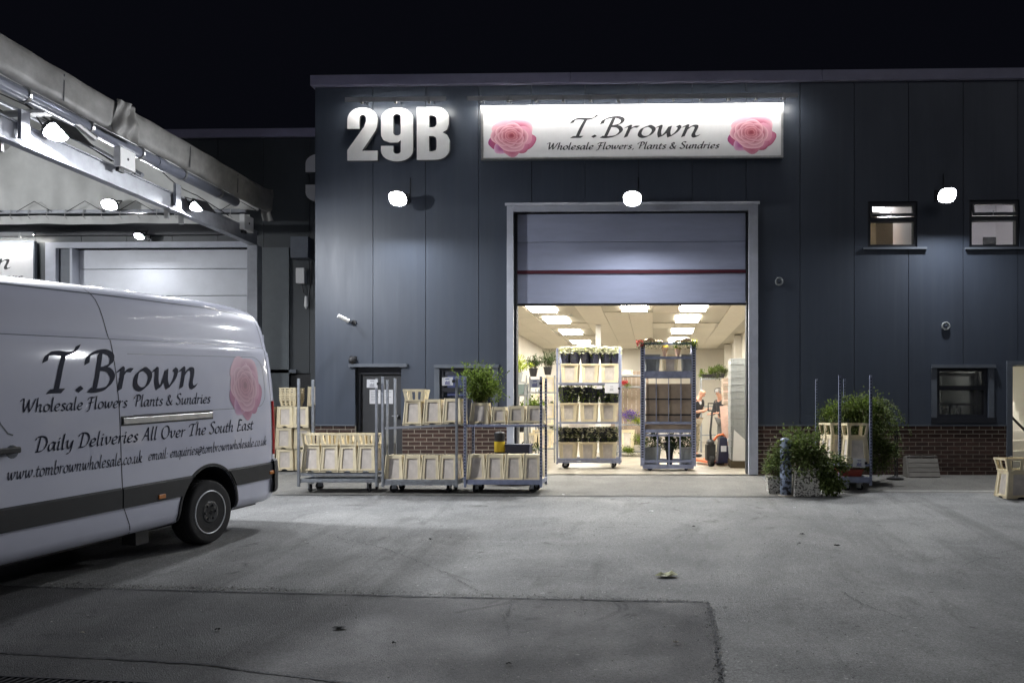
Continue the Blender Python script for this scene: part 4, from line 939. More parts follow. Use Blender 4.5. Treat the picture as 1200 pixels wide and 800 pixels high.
# stations: s, width factor, top height, bottom height
ST = [(1.345, .85, 2.49, .42), (1.33, .905, 2.55, .36), (1.29, .95, 2.61, .33), (1.22, .98, 2.645, .31), (1.10, .993, 2.66, .30), (.9, 1, 2.68, .30), (.5, 1, 2.695, .30), (0, 1, 2.70, .30), (-.5, 1, 2.705, .30), (-1.06, 1, 2.705, .30), (-1.7, 1, 2.705, .3), (-2.32, 1, 2.705, .30), (-2.9, 1, 2.70, .30), (-3.4, .99, 2.66, .30), (-3.7, .98, 2.56, .30), (-4.0, .97, 2.30, .30), (-4.35, .96, 1.98, .30), (-4.75, .94, 1.55, .30), (-4.95, .93, 1.36, .28), (-5.2, .88, 1.22, .28), (-5.4, .78, 1.05, .28), (-5.5, .6, .85, .30)]
def interp(tab, x, k):
    tb = sorted(tab); 
    if x <= tb[0][0]: return tb[0][k]
    for a, b in zip(tb[:-1], tb[1:]):
        if x <= b[0]: f = (x-a[0])/(b[0]-a[0]); return a[k]+(b[k]-a[k])*f
    return tb[-1][k]
def hmap(h, T, B): return B+(h-.30)/(2.705-.30)*(T-B)
def vw(s, h):
    T, B = interp(ST, s, 2), interp(ST, s, 3); hh = .30+(h-B)/(T-B)*(2.705-.30)
    return interp(PROF, hh, 1)*interp(ST, s, 1)
def vside(s, h, lift=0): return (s, -(vw(s, h)+lift), h)
body = MB(); nP = len(PROF); ring = PROF+[(h, -w) for h, w in PROF[::-1][1:]]
for s, wf, T, B in ST:
    for h, w_ in ring: body.v.append(Vector((s, -w_*wf, hmap(h, T, B))))
nR = len(ring)
for i in range(len(ST)-1):
    for j in range(nR):
        a, b = i*nR+j, i*nR+(j+1) % nR
        body.f.append([a, b, b+nR, a+nR]); body.mi.append(0)
body.f.append(list(range(nR))[::-1]); body.mi.append(0); body.f.append(list(range((len(ST)-1)*nR, len(ST)*nR))); body.mi.append(0)
bo = body.build('body', ['van', 'vanblack'], None, smooth=True)
cut = MB()
RA = .115
for s in (RA, -4.21):
    for sg in (1, -1):
        cut.M = Matrix.Translation((s, 0, 0)) @ Matrix.Diagonal((.90, 1, 1, 1)); cut.cone((0, sg*.55, .36), (0, sg*1.2, .36), .475, None, 40); cut.M = None
co = cut.build('cutter', 'vanblack')
md = bo.modifiers.new('b', 'BOOLEAN'); md.object = co; md.operation = 'DIFFERENCE'; md.solver = 'EXACT'
me = bpy.data.meshes.new_from_object(bo.evaluated_get(bpy.context.evaluated_depsgraph_get()))
bo.modifiers.clear(); bo.data = me; bpy.data.objects.remove(co)
for p_ in me.polygons:
    c_ = p_.center; 
    for s in (RA, -4.21):
        if math.hypot((c_.x-s)/.9, c_.z-.36) < .479 and abs(c_.y) > .5 and (abs(p_.normal.y) < .5 or abs(c_.y) < .6): p_.material_index = 1; p_.use_smooth = False
bo.parent = van; bo.name = 'body'
try:
    me.set_sharp_from_angle(angle=math.radians(35))
except Exception as e: print('sharp', e)
def vline(name, pts, wd, m='gap', lift=.0012, n=14):
    """thin strip following the body side through (s, h) points"""
    q = []
    for a, b in zip(pts[:-1], pts[1:]):
        for k in range(n): q.append((a[0]+(b[0]-a[0])*k/n, a[1]+(b[1]-a[1])*k/n))
    q.append(pts[-1]); mb = MB(); vs = []
    for i, p in enumerate(q):
        a, b = q[max(0, i-1)], q[min(len(q)-1, i+1)]; dx, dy = b[0]-a[0], b[1]-a[1]; l = math.hypot(dx, dy) or 1
        for sgn in (1, -1): vs.append(vside(p[0]-dy/l*wd/2*sgn, p[1]+dx/l*wd/2*sgn, lift))
    mb.add(vs, [(2*i, 2*i+1, 2*i+3, 2*i+2) for i in range(len(q)-1)]); return mb.build(name, m, van)
# (s,h) under a pixel on the van's side
def S(px, py):
    lo, hi = -5.5, 1.4
    def pxof(s, w_=1.0):
        p = org+AW*s+SD*w_; c, sn = math.cos(YAW), math.sin(YAW); Z = c*p.y-sn*p.x; X = c*p.x+sn*p.y; return CX+FPX*X/Z, Z, p
    w_ = 1.0
    for _ in range(4):
        lo, hi = -5.5, 1.4
        for _ in range(40):
            m = (lo+hi)/2
            if pxof(m, w_)[0] < px: lo = m
            else: hi = m
        _, Z, p = pxof(lo, w_); z = EYE+(CY-py)/FPX*Z; h = z-(zg(org.y)+.05*lo); w_ = vw(lo, max(.31, min(2.6, h)))
    return lo, h
vline('door_seam', [S(152, 623), S(147, 590), (-1.06, 1.0), (-1.06, 1.9), (-1.065, 2.14), (-1.09, 2.45), (-1.10, 2.62)], .009)
vline('door_seam', [(-2.36, .33), (-2.36, 1.2), (-2.36, 2.14), (-2.38, 2.55)], .009)
vline('door_seam', [(1.19, .80), (1.19, 1.5), (1.185, 2.1), (1.16, 2.45)], .006, 'greyline' if False else 'gap')
vline('crease_shade_line', [(1.18, 2.13), (.4, 2.15), (-1.06, 2.155), (-2.4, 2.155), (-3.3, 2.15)], .007, 'vanshade' if False else 'trim', n=30)  # dark strip laid on to draw the shade of the crease
vline('roof_gutter', [(1.15, 2.50), (.4, 2.555), (-1.06, 2.575), (-3.3, 2.57)], .012, 'trim', n=30)
# dark strips that draw the shade of pressed blank window outlines
def rr(s0, s1, h0, h1, r=.1, n=6):
    q = []
    for cx_, cy_, a0 in ((s1-r, h1-r, 90), (s1-r, h0+r, 0)): q += [(cx_+r*math.cos(math.radians(a0-90*i/n)), cy_+r*math.sin(math.radians(a0-90*i/n))) for i in range(n+1)]
    return [(s0, h1)]+q+[(s0, h0)]
vline('pressing_shade_line', rr(-.9, 1.08, 1.44, 2.02, .16), .005, 'trim', n=4, lift=.001)
vline('pressing_shade_line', [S(0, 456), S(4, 478), S(10, 494), S(18, 505), S(24, 507)], .012, 'trim', n=5, lift=.0015)
# protective moulding with side markers
sb = MB(); 
def molding(s0, s1):
    seg = [s0+(s1-s0)*i/60 for i in range(61)]; run = []
    for s in seg+[None]:
        b = None
        if s is not None:
            d = min(abs(s-RA), abs(s+4.21))/.9; b = .57
            if d < .495: b = max(.57, .36+math.sqrt(.495**2-d*d))
        if s is None or b >= .775:
            if len(run) > 1:
                o = len(sb.v)
                for q, bb in run:
                    for h, l in ((bb, .001), (bb+.008, .022), (.752, .022), (.77, .001)):
                        h = min(h, .77); sb.v.append(Vector(vside(q, h, l)))
                for i in range(len(run)-1):
                    for k in range(3): sb.f.append([o+4*i+k, o+4*i+k+1, o+4*(i+1)+k+1, o+4*(i+1)+k]); sb.mi.append(0)
                for e in (0, len(run)-1): sb.f.append([o+4*e+k for k in range(4)]); sb.mi.append(0)
            run = []
        else: run.append((s, b))
molding(RA+.001, 1.24); sb.build('side_moulding', 'vanblack', van); sb = MB(); molding(-1.055, RA); sb.build('side_moulding', 'vanblack', van); sb = MB(); molding(-2.355, -1.07); sb.build('side_moulding', 'vanblack', van); sb = MB(); molding(-4.21, -2.365); sb.build('side_moulding', 'vanblack', van); sb = MB(); molding(-5.0, -4.211); sb.build('side_moulding', 'vanblack', van)
# arch lip
mb = MB(); vs = []
for i in range(33):
    t_ = math.radians(-8+196*i/32)
    for r_, l in ((.478, -.02), (.478, .012), (.505, .012), (.508, -.002)):
        s_, h_ = RA+.9*r_*math.cos(t_), .36+r_*math.sin(t_); vs.append(vside(s_, max(h_, .32), l))
mb.add(vs, [(4*i+k, 4*i+k+1, 4*i+k+5, 4*i+k+4) for i in range(32) for k in range(3)]); mb.build('arch_trim', 'vanblack', van)
for px, py in ((190, 579), (318.5, 551)):
    s_, h_ = S(px, py); h_ = min(h_, .72); MB().box(s_-.045, s_+.045, -vw(s_, h_)-.034, -vw(s_, h_)-.015, h_-.022, h_+.022).build('side_marker', 'amber', van, bevel=.006)
# sliding door rail
y_ = -vw(-.5, 1.39)
rl = MB().box(-1.045, .17, y_-.004, y_+.02, 1.345, 1.435).build('rail_recess', 'black', van)
MB().box(-1.03, .155, y_-.014, y_-.0045, 1.36, 1.418).build('rail', 'chrome', van, bevel=.008)
# handle
MB().box(-2.33, -2.10, y_-.06, y_-.03, 1.20, 1.25).box(-2.33, -2.26, y_-.03, y_-.001, 1.18, 1.27).box(-2.14, -2.10, y_-.03, y_-.001, 1.2, 1.25).build('door_handle', 'black', van, bevel=.01)
MB().lathe([(.055, 0), (.05, -.003)], (-2.13, y_-.0, 1.21), axis='y', n=14).build('handle_recess', 'trim', van)
# rear corner: lamp, bumper, doors
mb = MB(); vs = []
n_ = 12
for i in range(n_+1):
    h_ = .86+(1.50-.86)*i/n_
    for s_, l in ((1.20, .001), (1.215, .012), (1.27, .014), (1.32, .02), (1.352, -.02), (1.352, -.14)): vs.append((s_ if s_ != 1.352 else 1.358, -(vw(min(s_, 1.345), h_)+l), h_))
mb.add(vs, [(6*i+k, 6*i+k+1, 6*i+k+7, 6*i+k+6) for i in range(n_) for k in range(5)]); mb.build('tail_lamp', 'red', van, smooth=True)
mb = MB(); pf = [(1.19, .985), (1.26, .965), (1.33, .915), (1.39, .83), (1.41, .7)]
for h_, ex in ((.40, 0), (.42, .02), (.66, .03), (.78, .025), (.80, 0)):
    for s_, w_ in pf+[(s_, -w_) for s_, w_ in pf[::-1]]: mb.v.append(Vector((s_+(ex if s_ > 1.3 else 0), -w_*(1+ex*.9), h_)))
k = len(pf)*2
for j in range(4):
    for i in range(k-1): mb.f.append([j*k+i, j*k+i+1, (j+1)*k+i+1, (j+1)*k+i]); mb.mi.append(0)
mb.f.append(list(range(k))[::-1]); mb.f.append(list(range(4*k, 5*k))); mb.mi += [0, 0]
mb.build('rear_bumper', 'vanblack', van)
for y0_, y1_ in ((-.80, -.01), (.01, .80)):
    d_ = MB().box(1.346, 1.362, y0_, y1_, .82, 2.30).build('rear_door', 'van', van, bevel=.02)
    MB().box(1.363, 1.367, y0_+.12, y1_-.12, 1.55, 2.15).build('window', 'darkglass', d_)
MB().cone((1.14, -.60, .52), (1.14, .60, .52), .03).box(-4.9, 1.1, -.8, .8, .26, .30).build('underbody', 'black', van)
mf = MB().box(-.95, -.80, -.99, -.82, .05, .31).build('mud_flap', 'rubber', van) if False else None
# exhaust stub under sill
MB().box(-.78, -.62, -.86, -.70, .16, .30).build('step_bracket', 'black', van)
# front part (outside the frame)
def vwin(pts, name='side_window'):
    mb = MB(); mb.add([vside(s_, h_, .004) for s_, h_ in pts], [tuple(range(len(pts)))]); mb.build(name, 'darkglass', van)
vwin([(-2.75, 1.35), (-2.75, 1.95), (-3.5, 1.98), (-4.0, 1.75), (-4.25, 1.45), (-4.2, 1.33)])
mb = MB(); 
for s_ in (-3.74, -4.0, -4.35, -4.70):
    T = interp(ST, s_, 2); 
    for k in range(9): 
        yy = (-.78+1.56*k/8)*(.93); e = 1-(abs(yy)/.82)**4*.05; mb.v.append(Vector((s_-.01, yy, T*e+.012)))
for j in range(3):
    for k in range(8): mb.f.append([j*9+k, j*9+k+1, (j+1)*9+k+1, (j+1)*9+k]); mb.mi.append(0)
mb.build('windscreen', 'darkglass', van)
MB().box(-5.56, -5.35, -.85, .85, .28, .62).build('front_bumper', 'vanblack', van, bevel=.05)
MB().box(-5.52, -5.42, -.42, .42, .66, .88).build('grille', 'black', van, bevel=.02)
for sg in (-1, 1):
    MB().ball((-5.28, sg*.72, .9), .15, 10, 8, (1, .9, 1)).build('headlight', 'glass', van, smooth=True)
    MB().box(-4.28, -4.12, sg*1.03, sg*1.22, 1.35, 1.72).build('wing_mirror', 'black', van, bevel=.03)
# wheels
def wheel(s, sg):
    wn = MB(); y0 = sg*.975
    tp = [(.24, -.0), (.30, .006), (.325, .0), (.338, -.02), (.341, -.05), (.341, -.19), (.332, -.215), (.3, -.225), (.24, -.215)]
    wn.lathe([(r_, y0+sg*d_) for r_, d_ in tp], (s, 0, .341), 48, 'y'); w_ = wn.build('wheel', 'rubber', van, smooth=True)
    tr_ = MB()
    for i in range(46):
        a_ = 2*PI*i/46
        for yy in (-.07, -.12, -.17):
            c_, s2_ = math.cos(a_), math.sin(a_); m4 = Matrix.Translation((s+.341*c_, y0+sg*yy, .341+.341*s2_)) @ Matrix.Rotation(-a_, 4, 'Y')
            t2 = MB(m4).box(-.004, .005, -.018, .018, -.018, .018); tr_.v += t2.v; o = len(tr_.v)-8; tr_.f += [[i_+o for i_ in f] for f in t2.f]; tr_.mi += [0]*6
    tag(tr_.build('tread_blocks', 'rubber', w_), kind='stuff')
    rp_ = [(.238, -.008), (.232, .004), (.222, .0), (.214, -.03), (.205, -.05), (.18, -.03), (.165, -.02), (.158, -.02), (.155, -.03), (.14, -.045), (.12, -.04), (.02, -.04)]
    MB().lathe([(r_, y0+sg*d_) for r_, d_ in rp_], (s, 0, .341), 48, 'y').build('rim', 'rim', w_, smooth=True)
    hb = MB()
    for i in range(20):
        a_ = 2*PI*i/20; m4 = Matrix.Translation((s+.185*math.cos(a_), y0+sg*-.020, .341+.185*math.sin(a_))) @ Matrix.Rotation(-a_, 4, 'Y')
        t2 = MB(m4).box(-.013, .013, -.006, .006, -.014, .014); hb.v += t2.v; o = len(hb.v)-8; hb.f += [[i_+o for i_ in f] for f in t2.f]; hb.mi += [0]*6
    tag(hb.build('rim_slots', 'hole', w_), kind='stuff')
    MB().lathe([(.122, y0-sg*.038), (.12, y0-sg*.0), (.10, y0+sg*.004), (.06, y0-sg*.002), (.03, y0+sg*.0), (.01, y0)], (s, 0, .341), 30, 'y').build('hub_cap', 'vanblack', w_, smooth=True)
    nt = MB()
    for i in range(6):
        a_ = 2*PI*i/6; nt.cone((s+.08*math.cos(a_), y0+sg*-.0, .341+.08*math.sin(a_)), (s+.08*math.cos(a_), y0+sg*.012, .341+.08*math.sin(a_)), .016, .012, 6)
    nt.build('wheel_nuts', 'vanblack', w_)
    MB().lathe([(.126, y0+sg*-.03), (.130, y0+sg*-.004), (.141, y0+sg*-.006), (.143, y0+sg*-.03)], (s, 0, .341), 40, 'y').build('rim_ring', 'rim', w_, smooth=True)
    MB().lathe([(.221, y0-sg*.01), (.223, y0+sg*.006), (.231, y0+sg*.007), (.234, y0-sg*.004)], (s, 0, .341), 44, 'y').build('rim_lip', 'rim', w_, smooth=True)
for s in (RA, -4.21):
    for sg in (-1, 1): wheel(s, sg)
# lettering on the van side
def vmap(u, v, l): return vside(u, v, .0022+l)
a, b = S(61, 458), S(236, 452); c_ = S(120, 409)
def vtext(name, txt, p0, p1, hh, **k):
    a = S(*p0); b = S(*p1); sl = (b[1]-a[1])/(b[0]-a[0])
    lettering(name, txt, lambda u, v, l: vside(u, v+sl*(u-a[0]), .0022+l), a[0], b[0], a[1], hh, 'vanink', van, **k)
vtext('name_lettering', 'T.Brown', (60, 458), (237, 452), .36, nib=.12, thin=.014)
vtext('trade_lettering', 'Wholesale Flowers  Plants & Sundries', (33, 481), (252, 470), .112, nib=.10, thin=.013)
vtext('slogan_lettering', 'Daily Deliveries All Over The South East', (47, 527), (300, 501), .128, nib=.10, thin=.013)
vtext('web_lettering', 'www.tombrownwholesale.co.uk', (14, 560), (171, 539), .115, nib=.09, thin=.011)
vtext('email_lettering', 'email: enquiries@tombrownwholesale.co.uk', (178, 537), (315, 519), .105, nib=.09, thin=.012)
a = S(295, 449)
rose_print('rose_print', lambda u, v, l: vside(min(1.17, u), v, .002+l), a[0]-.03, a[1]-.0, .27, .345, van, pale=.34, seed=4)

flood((-15.2, 9.5, 4.5), math.radians(12), 'added unseen floodlight on the far canopy beam, lighting the gable and pale roller door', rz=math.radians(148), m='lens_fill', wdt=.6, hgt=.5)  # out of view, added to light the gable sheet and door
# ================================================================ BUCKETS, COLLARS
def side_frame(mb, w0, w1, h, z0, inner, rec, notch, m4):
    """one side of the box in its own plane: x along, z up, facing -y; w0 bottom width, w1 top width"""
    W = lambda z: (w0+(w1-w0)*z/h)/2
    i0, i1 = inner; k = .62
    A = [(-W(0), 0), (W(0), 0), (W(h), h), (-W(h), h)]
    B = [(-W(i0)*k, i0), (W(i0)*k, i0), (W(i1)*k, i1), (-W(i1)*k, i1)]
    v = [(x, 0, z+z0) for x, z in A]+[(x, 0, z+z0) for x, z in B]+[(x*.94, rec, z+z0) for x, z in B]
    f = [(1,2,6,5), (2,3,7,6), (3,0,4,7), (4,5,9,8), (5,6,10,9), (6,7,11,10), (7,4,8,11)]
    if notch:
        o = len(v); n = 6; nr = w0*.17; v += [(-nr*math.cos(PI*i/n), 0, z0+nr*.55*math.sin(PI*i/n)) for i in range(n+1)]
        f += [(0,)+tuple(o+i for i in range(n//2+1))+(4,), (4, o+n//2, 5), (5,)+tuple(o+i for i in range(n//2, n+1))+(1,)]
    else: f += [(0,1,5,4)]
    m = mb.M; mb.M = m4 if m is None else m @ m4; mb.add(v, f); mb.M = m
    return B
def make_bucket(w0=.30, d0=.38, w1=.245, d1=.32, h=.41, closed=True, mats=('cream', 'creampanel'), label='', cat='flower bucket', group=None, rib=True):
    """w0 x d0 foot, w1 x d1 top; faces -Y"""
    t = thing('flower_bucket', label, cat, group=group)
    mb = MB(); pn = MB(); a = math.atan((d0-d1)/2/h); b = math.atan((w0-w1)/2/h)
    for k in range(4):
        wa, wb, dd, an = ((w0, w1, d0, a) if k % 2 == 0 else (d0, d1, w0, b))
        m4 = Matrix.Rotation(k*PI/2, 4, 'Z') @ Matrix.Translation((0, -dd/2, 0)) @ Matrix.Rotation(-an, 4, 'X')
        B = side_frame(mb, wa, wb, h/math.cos(an), 0, (.055, h-.045), .016, closed, m4)
        pn.M = m4; pn.add([(x*.955, .0145, z) for x, z in B], [(0,1,2,3)]); pn.M = None
    if closed: mb.box(-w1/2, w1/2, -d1/2, d1/2, h-.012, h+.001)
    else:
        mb.box(-w0/2+.01, w0/2-.01, -d0/2+.01, d0/2-.01, .006, .03)
    # corner ribs and rim
    for i in (-1, 1):
        for j in (-1, 1):
            mb.cone((i*(w0/2-.008), j*(d0/2-.008), .0), (i*(w1/2-.008), j*(d1/2-.008), h+.006), .0165, .014, 8)
    zr = 0 if closed else h
    ww, dd = (w0, d0) if closed else (w1, d1)
    for s_ in (-1, 1):
        mb.box(-ww/2-.006, ww/2+.006, s_*dd/2-.007, s_*dd/2+.007, zr-.0+(.028 if closed else -.02), zr+(.04 if closed else .006))
        mb.box(s_*ww/2-.007, s_*ww/2+.007, -dd/2-.0, dd/2+.0, zr+(.029 if closed else -.021), zr+(.041 if closed else .007))
    mb.build('body', mats[0], t); pn.build('side_panel', mats[1], t)
    return freeze(t)
def make_collar(w0, d0, w1, d1, h, z, label='', bars=3, mats='cream', group=None):
    t = thing('bucket_collar', label, 'bucket collar', group=group); mb = MB()
    for z_, w_, d_, th in ((0, w0, d0, .022), (h-.028, w1, d1, .03)):
        for s_ in (-1, 1):
            mb.box(-w_/2-.005, w_/2+.005, s_*d_/2-.008, s_*d_/2+.008, z_, z_+th); mb.box(s_*w_/2-.008, s_*w_/2+.008, -d_/2, d_/2, z_+.001, z_+th-.001)
    mb.build('rims', mats, t); br = MB()
    for k in range(4):
        wa, wb, da, db = (w0, w1, d0, d1) if k % 2 == 0 else (d0, d1, w0, w1)
        m4 = Matrix.Rotation(k*PI/2, 4, 'Z')
        for i in range(bars+2):
            f = -1+2*i/(bars+1); hw = .018 if i in (0, bars+1) else .016
            x0_, x1_ = f*(wa/2-hw), f*(wb/2-hw)
            br.M = m4; br.add([(x0_-hw, -da/2-.004, .02), (x0_+hw, -da/2-.004, .02), (x0_+hw, -da/2+.006, .02), (x0_-hw, -da/2+.006, .02), (x1_-hw, -db/2-.004, h-.027), (x1_+hw, -db/2-.004, h-.027), (x1_+hw, -db/2+.006, h-.027), (x1_-hw, -db/2+.006, h-.027)], [(0,3,2,1),(4,5,6,7),(0,1,5,4),(1,2,6,5),(2,3,7,6),(3,0,4,7)])
    br.build('slats', mats, t); return freeze(t)
used = {}
def place(proto, loc, rz=0, label='', scale=None, group=None):
    if proto.name not in used: used[proto.name] = 1; o = proto; o.location = loc; o.rotation_euler = (0, 0, rz); o['label'] = label; 
    else: o = copy_tree(proto, loc, rz, label)
    if scale: o.scale = scale
    if group: o['group'] = group
    return o
ORD = ['first', 'second', 'third', 'fourth', 'fifth', 'sixth', 'seventh', 'eighth']
b_inv = make_bucket(); b_up = make_bucket(.27, .36, .325, .40, .40, False, label='', mats=('cream', 'creampanel'))
b_small = make_bucket(.235, .30, .195, .26, .265); b_mid = make_bucket(.27, .34, .235, .30, .29)
b_grey = make_bucket(.26, .34, .32, .39, .36, False, mats=('greyplastic', 'greyplastic'))
coll = make_collar(.25, .33, .29, .37, .185, 0, bars=2); coll2 = make_collar(.25, .33, .29, .37, .185, 0, bars=0); coll3 = make_collar(.25, .33, .29, .37, .185, 0, bars=1)
# ================================================================ TROLLEYS
def trolley(label, loc, W, D, H, shelves, rz=0, perf=False, m='steel', name='flower_trolley', frontmesh=None, shm=None, wheelr=.062, posts=None, tilt=None, pw=.019):
    """W along x, D deep, posts at the four corners; shelf heights above the ground"""
    t = thing(name, label, 'trolley', loc, rz); pr = pw
    zb = wheelr*2+.03
    MB().box(-W/2+.03, W/2-.03, -D/2, -D/2+.03, zb, zb+.05).box(-W/2+.03, W/2-.03, D/2-.03, D/2, zb, zb+.05).box(-W/2-.02, -W/2+.03, -D/2, D/2, zb-.01, zb+.055).box(W/2-.03, W/2+.02, -D/2, D/2, zb-.01, zb+.055).build('base_frame', m, t, bevel=.004)
    for i in (-1, 1):
        for j in (-1, 1):
            h = H if posts is None else posts[(i, j)]
            p = MB().box(i*W/2-pr, i*W/2+pr, j*D/2-pr*.8, j*D/2+pr*.8, .09, h)
            po = p.build('post', m, t, bevel=.003)
            if perf:
                hs = MB(); z = zb+.1
                while z < h-.03:
                    y_ = j*D/2-pr*.8-.0012
                    hs.add([(i*W/2-pr*.5, y_, z), (i*W/2+pr*.5, y_, z), (i*W/2+pr*.5, y_, z+.024), (i*W/2-pr*.5, y_, z+.024)], [(0,1,2,3)]); z += .048
                tag(hs.build('peg_holes', 'hole', po), kind='stuff')
            x, y = i*(W/2-.14), j*(D/2-.09); a = R.uniform(0, 3)
            fk = MB(Matrix.Translation((x, y, 0)) @ Matrix.Rotation(a, 4, 'Z')).box(-.03, .04, -.026, -.02, wheelr*.9, zb-.0).box(-.03, .04, .02, .026, wheelr*.9, zb).box(-.035, .045, -.03, .03, zb-.012, zb-.001)
            f_ = fk.build('castor', 'steel', t); MB(Matrix.Translation((x, y, 0)) @ Matrix.Rotation(a, 4, 'Z')).lathe([(wheelr*.5, -.016), (wheelr*.93, -.015), (wheelr, -.007), (wheelr, .007), (wheelr*.93, .015), (wheelr*.5, .016)], (.0, 0, wheelr), 18, 'y').build('wheel', 'rubber', f_, smooth=False)
    for k, z in enumerate(shelves):
        tl = (tilt or {}).get(k, 0)
        m4 = Matrix.Translation((0, 0, z)) @ Matrix.Rotation(-tl, 4, 'Y')
        MB(m4).box(-W/2+.022, W/2-.022, -D/2+.01, D/2-.01, -.012, -.004).box(-W/2+.022, W/2-.022, -D/2-.004, -D/2+.012, -.035, .0).box(-W/2+.022, W/2-.022, D/2-.012, D/2+.004, -.035, .0).box(-W/2+.022, -W/2+.04, -D/2+.013, D/2-.013, -.035, -.0125).box(W/2-.04, W/2-.022, -D/2+.013, D/2-.013, -.035, -.0125).build('shelf', shm or m, t)
    return t
def tagcard(loc, label, w=.165, h=.125, ink='blueink', rz=0):
    t = thing('trolley_card', label, 'card', loc, (0, R.uniform(-.06, .06), rz)); MB().box(-w/2, w/2, -.002, .002, -h/2, h/2).build('card', 'paper', t)
    mb = MB(); y = -.003
    mb.add([(-.03, y, .03), (.03, y, .03), (.03, y, .042), (-.03, y, .042)], [(0,1,2,3)])
    for k in range(4): mb.add([(-.035+k*.018, y, -.045), (-.024+k*.018, y, -.045), (-.024+k*.018, y, -.005+.012*(k % 2)), (-.035+k*.018, y, -.005+.012*(k % 2))], [(0,1,2,3)])
    mb.add([(-.045, y, -.052), (.05, y, -.052), (.05, y, -.047), (-.045, y, -.047)], [(0,1,2,3)]); mb.build('print', ink, t)
    MB().box(w/2-.012, w/2+.03, -.004, .01, -.02, .02).build('clip', 'black', t); return t
YT = 12.60
def atx(px, Y): return P(px, 500, Y).x
def zat(py, Y): return P(700, py, Y).z
zgT = zg(YT)-.02+.006
# --- trolley one: low shelf with four buckets and their collars
x0, x1 = atx(351, YT-.25), atx(441, YT-.25); w1_ = x1-x0; c1 = (x0+x1)/2
T1 = trolley('leftmost steel trolley with one low shelf of four collared buckets beside the van', (c1, YT, zgT), w1_, .56, zat(443, YT-.28)-zgT, [zat(555, YT-.28)-zgT], rz=.03)
shz = zat(554, YT-.28)
for i in range(4):
    x = c1-w1_/2+.165+i*(w1_-.33)/3
    place(b_inv, (x, YT-.05, shz), R.uniform(-.02, .02), f'{ORD[i]} upturned cream bucket from the left on the leftmost trolley', group='buckets on the front trolleys')
    place(coll, (x, YT-.05, shz+.412), R.uniform(-.03, .03), f'slotted cream collar on the {ORD[i]} bucket from the left of the leftmost trolley', group='bucket collars')
# --- trolley two
x0, x1 = atx(449, YT-.3), atx(536, YT-.3); w2_ = x1-x0; c2 = (x0+x1)/2; YT2 = YT-.03
s_lo, s_hi = zat(566, YT2-.28)-zgT, zat(498.5, YT2-.28)-zgT
T2 = trolley('middle steel trolley before the entrance door with buckets on two shelves', (c2, YT2, zgT), w2_, .56, zat(441, YT2-.28)-zgT, [s_lo, s_hi], rz=-.02, tilt={1: math.radians(2.4)})
for i in range(4):
    x = c2-w2_/2+.15+i*(w2_-.30)/3
    place(b_inv, (x, YT2-.05, zgT+s_lo+.004), R.uniform(-.03, .03), f'{ORD[i]} upturned cream bucket from the left on the bottom shelf of the middle trolley', group='buckets on the front trolleys')
for i in range(3):
    x = c2-w2_/2+.44+i*.305
    place(b_inv, (x, YT2-.05, zgT+s_hi+.004+(x-c2)*.042), R.uniform(-.03, .03), f'{("left", "middle", "right")[i]} upturned bucket of three on the top shelf of the middle trolley', (.97, 1, .95), group='buckets on the front trolleys')
place(coll, (c2-w2_/2+.45, YT2-.05, zgT+s_hi+.375), .06, 'cream slotted collar standing on the left bucket atop the middle trolley', (1.1, 1, .97), group='bucket collars')
tagcard((atx(437, YT2-.3), YT2-.33, zat(450, YT2)), 'white price card clipped between the leftmost and middle trolleys', ink='greyink')
tagcard((atx(525, YT2-.3), YT2-.33, zat(447.5, YT2)), 'white printed card on the right post of the middle trolley')
# --- trolley three
YT3 = YT-.05
x0, x1 = atx(545, YT3-.28), atx(634, YT3-.28); w3_ = x1-x0; c3 = (x0+x1)/2
s_lo3, s_hi3 = zat(565, YT3-.28)-zgT, zat(497.5, YT3-.28)-zgT
T3 = trolley('right steel trolley of the front three, carrying the leafy bush and overlapping the roller door', (c3, YT3, zgT), w3_, .56, zat(441, YT3-.28)-zgT, [s_lo3, s_hi3], perf=True, m='bluesteel')
for i in range(4):
    x = c3-w3_/2+.16+i*(w3_-.31)/3
    place(b_inv, (x, YT3-.05, zgT+s_lo3+.004), R.uniform(-.03, .03), f'{ORD[i]} upturned cream bucket from the left on the bottom shelf of the right trolley', group='buckets on the front trolleys')
place(b_mid, (c3-w3_/2+.75, YT3+.02, zgT+s_lo3+.33), .5, 'odd bucket poking up behind the row on the bottom shelf of the right trolley') if False else None
for px, pr_, sc_, lab in ((561, b_inv, (.97, .8, .80), 'tall upturned bucket under the leafy bush on the right front trolley'), (583.5, b_small, (.98, 1, 1), 'smallest cream bucket on the top shelf of the right front trolley'), (605, b_mid, (.98, 1, .97), 'short cream bucket with a yellowed side on the top shelf of the right front trolley'), (626, b_mid, (1, 1, .98), 'short cream bucket beside the right post on the top shelf of the right front trolley')):
    place(pr_, (atx(px, YT3-.2), YT3-.02, zgT+s_hi3+.004), R.uniform(-.03, .03), lab, sc_, group='buckets on the front trolleys')
tagcard((atx(627, YT3-.3), YT3-.33, zat(450, YT3)), 'blue-printed white card on the right post of the front trolley beside the roller door')
